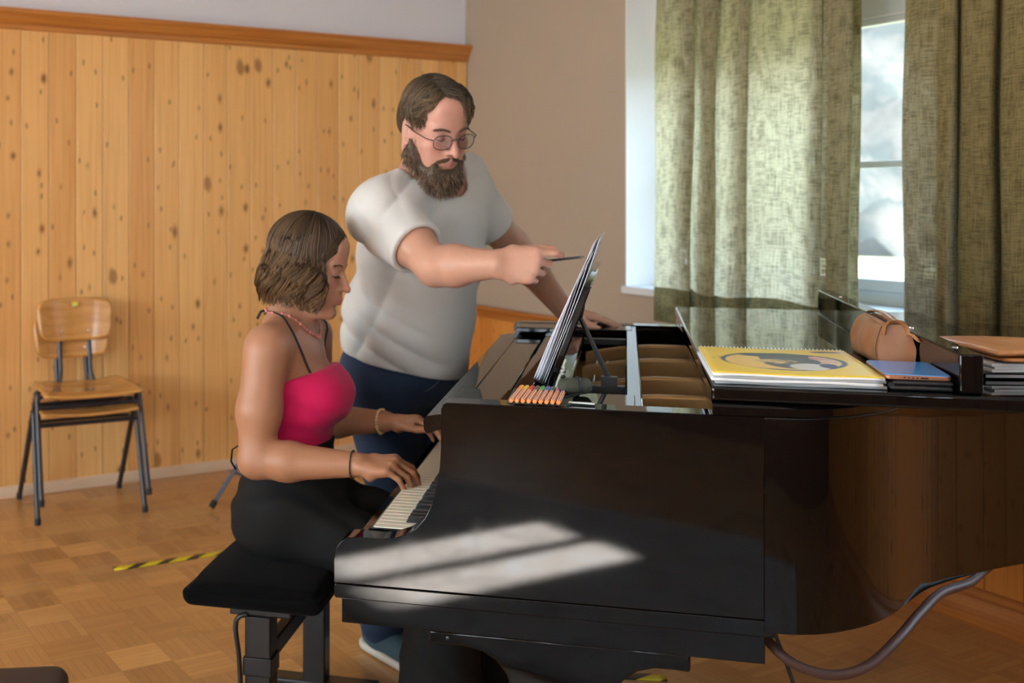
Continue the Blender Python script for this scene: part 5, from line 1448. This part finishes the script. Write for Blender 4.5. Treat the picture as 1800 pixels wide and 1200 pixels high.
# hair and beard
hr = random.Random(5)
def menv(phi, q, lift):
    a = q*R(118); rx = .0845*math.sin(a); z = .040+.094*math.cos(a)
    return (math.sin(phi)*rx*lift, (math.cos(phi)*.107*math.sin(a)-.014)*lift, z*(1+(lift-1)*.8))
SK = (.0745,.0955,.0835); SC = V3(0,-.012,.042)
def outside(p, f, m=9.0):
    q = (p-SC)/np.array(SK); n = np.linalg.norm(q); return SC+q/n*min(max(n, f), m)*np.array(SK)
paths = []; rad = []; tint = []
for i in range(3000):
    z_ = hr.random(); lay = hr.random(); f0 = 1.02+.05*lay
    if z_ < .30:      # top, swept over to his right
        ry = hr.uniform(-.060,.078); root = V3(hr.uniform(-.025,.030), ry, .12)
        tip = V3(hr.uniform(-.092,-.060), min(ry+hr.uniform(-.01,.035), .088), hr.uniform(.040,.078) if ry > .02 else hr.uniform(.0,.05))
        vol = .17+.26*lay
        if ry > .03: tip = V3(hr.uniform(-.088,-.034), hr.uniform(.060,.098), hr.uniform(.030,.082))
    elif z_ < .42:    # his left of the parting
        ry = hr.uniform(-.060,.070); root = V3(hr.uniform(.015,.045), ry, .11)
        tip = V3(hr.uniform(.074,.088), ry*.7+hr.uniform(-.03,.0), hr.uniform(.005,.050)); vol = .05+.08*lay
        if ry > .045: tip = V3(hr.uniform(.056,.068), hr.uniform(.030,.050), hr.uniform(.030,.070))
    elif z_ < .70:    # the sides
        sg = hr.choice((-1,-1,1)); ry = hr.uniform(-.075,.055); root = V3(sg*.05, ry*.8, .095)
        zt = hr.uniform(.020,.040) if -.045 < ry < .015 else hr.uniform(-.010,.030) if ry >= .015 else hr.uniform(-.045,-.005)
        tip = V3(sg*hr.uniform(.080,.090), ry+hr.uniform(-.012,.006), zt); vol = .06+.10*lay
    else:             # crown and back
        a = hr.uniform(R(105), R(255)); root = V3(math.sin(a)*.03, -.045+math.cos(a)*.03, .105)
        tip = V3(math.sin(a)*.080, math.cos(a)*.100-.012, hr.uniform(-.078,.02)); vol = .05+.09*lay
    cl = random.Random(int((tip[0]+1)/.022)*31+int((tip[1]+1)/.030)*7+int(lay*3)); am = .006+.013*cl.random(); p0 = cl.uniform(0, 6.28); fr = cl.uniform(.7, 1.3)
    root = outside(root, 1.0); root = SC+(root-SC)/np.linalg.norm((root-SC)/np.array(SK))
    tip = outside(tip, 1.0, 1.07+.11*lay+(.05 if tip[0] < 0 else 0)); mid = outside((root+tip)/2, 1+vol+.06*cl.random()); n = 16; P = []
    ax_ = unit(np.cross(tip-root, mid-SC)+1e-6)
    for q in np.linspace(0, 1, n):
        p = root*(1-q)**2+mid*2*q*(1-q)+tip*q*q
        p = outside(p, f0+.03*q, f0+.06+vol)+ax_*am*math.sin(fr*q*6.28+p0)*q
        P.append(Hm(p[0]*g6, p[1]*g6, p[2]*g6))
    paths.append(np.array(P)); rad.append(hr.uniform(.0010,.0021))
    sh = .30+.80*cl.random(); d = V3(.075,.046,.023)*sh; l = V3(.29,.19,.095)*sh*hr.uniform(.6,1.2); tint.append((d, l if hr.random() < .75 else d))
strands('hair', paths, rad, M_hair, man, morg, tint)
cp = SDF(Hm.c-V3(.2,.2,.2), Hm.c+V3(.2,.2,.2), .006)
cp.ell(Hm(0,-.020,.046), (.080,.098,.090), .02, Hm.M()); cp.ell(Hm(0,-.055,.0), (.078,.064,.075), .04, Hm.M())
nn = Hm.f*1.0-Hm.u*.85; cp.half(nn, float(nn@Hm(0,.030,.042)), .01); 
nn = -Hm.u-Hm.f*.30; cp.half(nn, float(nn@Hm(0,-.04,-.045)), .01)
for s in (-1, 1): cp.ell(Hm(s*.082,-.004,-.012), (.025,.030,.040), .01, Hm.M(), sub=True)
cp.build('under_hair', M_hair, man, morg, lambda V: np.tile(V3(.045,.026,.013), (len(V),1))); del cp
bd = SDF(Hm.c-V3(.22,.22,.24), Hm.c+V3(.22,.22,.14), .0055)
for s in (-1, 1):
    bd.cone(Hm(s*.070,.004,-.020), Hm(s*.062,.012,-.075), .012, .020, .02); bd.cone(Hm(s*.062,.012,-.075), Hm(s*.024,.072,-.128), .022, .026, .03)
    bd.cone(Hm(s*.034,.083,-.068), Hm(s*.030,.074,-.110), .0085, .020, .02)
bd.ell(Hm(0,.072,-.128), (.038,.032,.036), .03, Hm.M()); bd.cone(Hm(0,.05,-.125), Hm(0,.0,-.115), .024, .02, .03)
bd.ell(Hm(0,.104,-.076), (.026,.020,.0085), .006, Hm.M(), sub=True)
beard0 = bd.build('beard', M_hair, man, morg, lambda V: np.tile(V3(.075,.044,.024), (len(V),1))); del bd
bpy.context.view_layer.update()
paths = []; rad = []; tint = []
me = beard0.data; nv = len(me.vertices)
for i in range(2200):
    v = me.vertices[hr.randrange(nv)]; nrm = np.array(v.normal); p = np.array(v.co)+morg
    if nrm@Hm.u > .75: continue
    dn = unit(-Hm.u*.9+Hm.f*.25+nrm*.55); L = hr.uniform(.010,.024)
    k = np.linspace(0, 1, 6)[:,None]; side = unit(np.cross(dn, nrm+.01))*hr.uniform(-.005,.005)
    paths.append(p-nrm*.002+dn*L*k+side*np.sin(k*3)); rad.append(hr.uniform(.0008,.0015))
    c = V3(.11,.066,.036)*hr.uniform(.5,1.2); tint.append((c, V3(.30,.19,.115)*hr.uniform(.5,1.2)))
strands('beard_hair', paths, rad, M_hair, beard0, morg, tint)
mst = []; rad = []; tint = []
for i in range(260):
    s = hr.choice((-1,1)); q = hr.random(); a = Hm(s*(.002+.024*q)*g6, (.0965-.012*q*q)*g6, (-.0505-.006*q+hr.uniform(-.003,.002))*g6)
    b = a+Hm.r*s*hr.uniform(.008,.015)-Hm.u*hr.uniform(.006,.012)-Hm.f*.003
    mst.append(np.array([a, (a+b)/2+Hm.f*.003, b])); rad.append(.0011); c = V3(.10,.058,.032)*hr.uniform(.6,1.3); tint.append((c, c*1.5))
strands('moustache', mst, rad, M_hair, man, morg, tint)
# the pencil in his hand
pin_ = htR[0][0]+V3(0,-.004,-.009); pdir = unit(pen_tip-pin_); p0 = pen_tip-pdir*.166
pc = thing('pencil', 'dark grey pencil held by the bearded man, its tip at the sheet music', 'pencil', tuple(p0))
hexp = []
MB().tube([Vector(pdir)*0, Vector(pdir)*.150], .0036, 6).build('pencil_shaft', plain('graphite_paint', (.055,.05,.05), .4), pc, smooth=False)
MB().tube([Vector(pdir)*.150, Vector(pdir)*.162, Vector(pdir)*.166], [.0036,.0012,.0004], 8).build('pencil_tip', plain('sharpened_wood', (.12,.09,.07), .6), pc)
# ------------------------------------------------------------------ view
sc = bpy.context.scene
sc.view_settings.view_transform = 'Standard'; sc.view_settings.look = 'None'
sc.view_settings.gamma = 1; sc.view_settings.use_curve_mapping = False
sc.view_settings.exposure = 0.93
sc.cycles.use_denoising = True
sc.cycles.max_bounces = 10; sc.cycles.diffuse_bounces = 5; sc.cycles.glossy_bounces = 4; sc.cycles.transparent_max_bounces = 12; sc.cycles.transmission_bounces = 6
sc.cycles.sample_clamp_indirect = 8; sc.cycles.caustics_reflective = False; sc.cycles.caustics_refractive = False
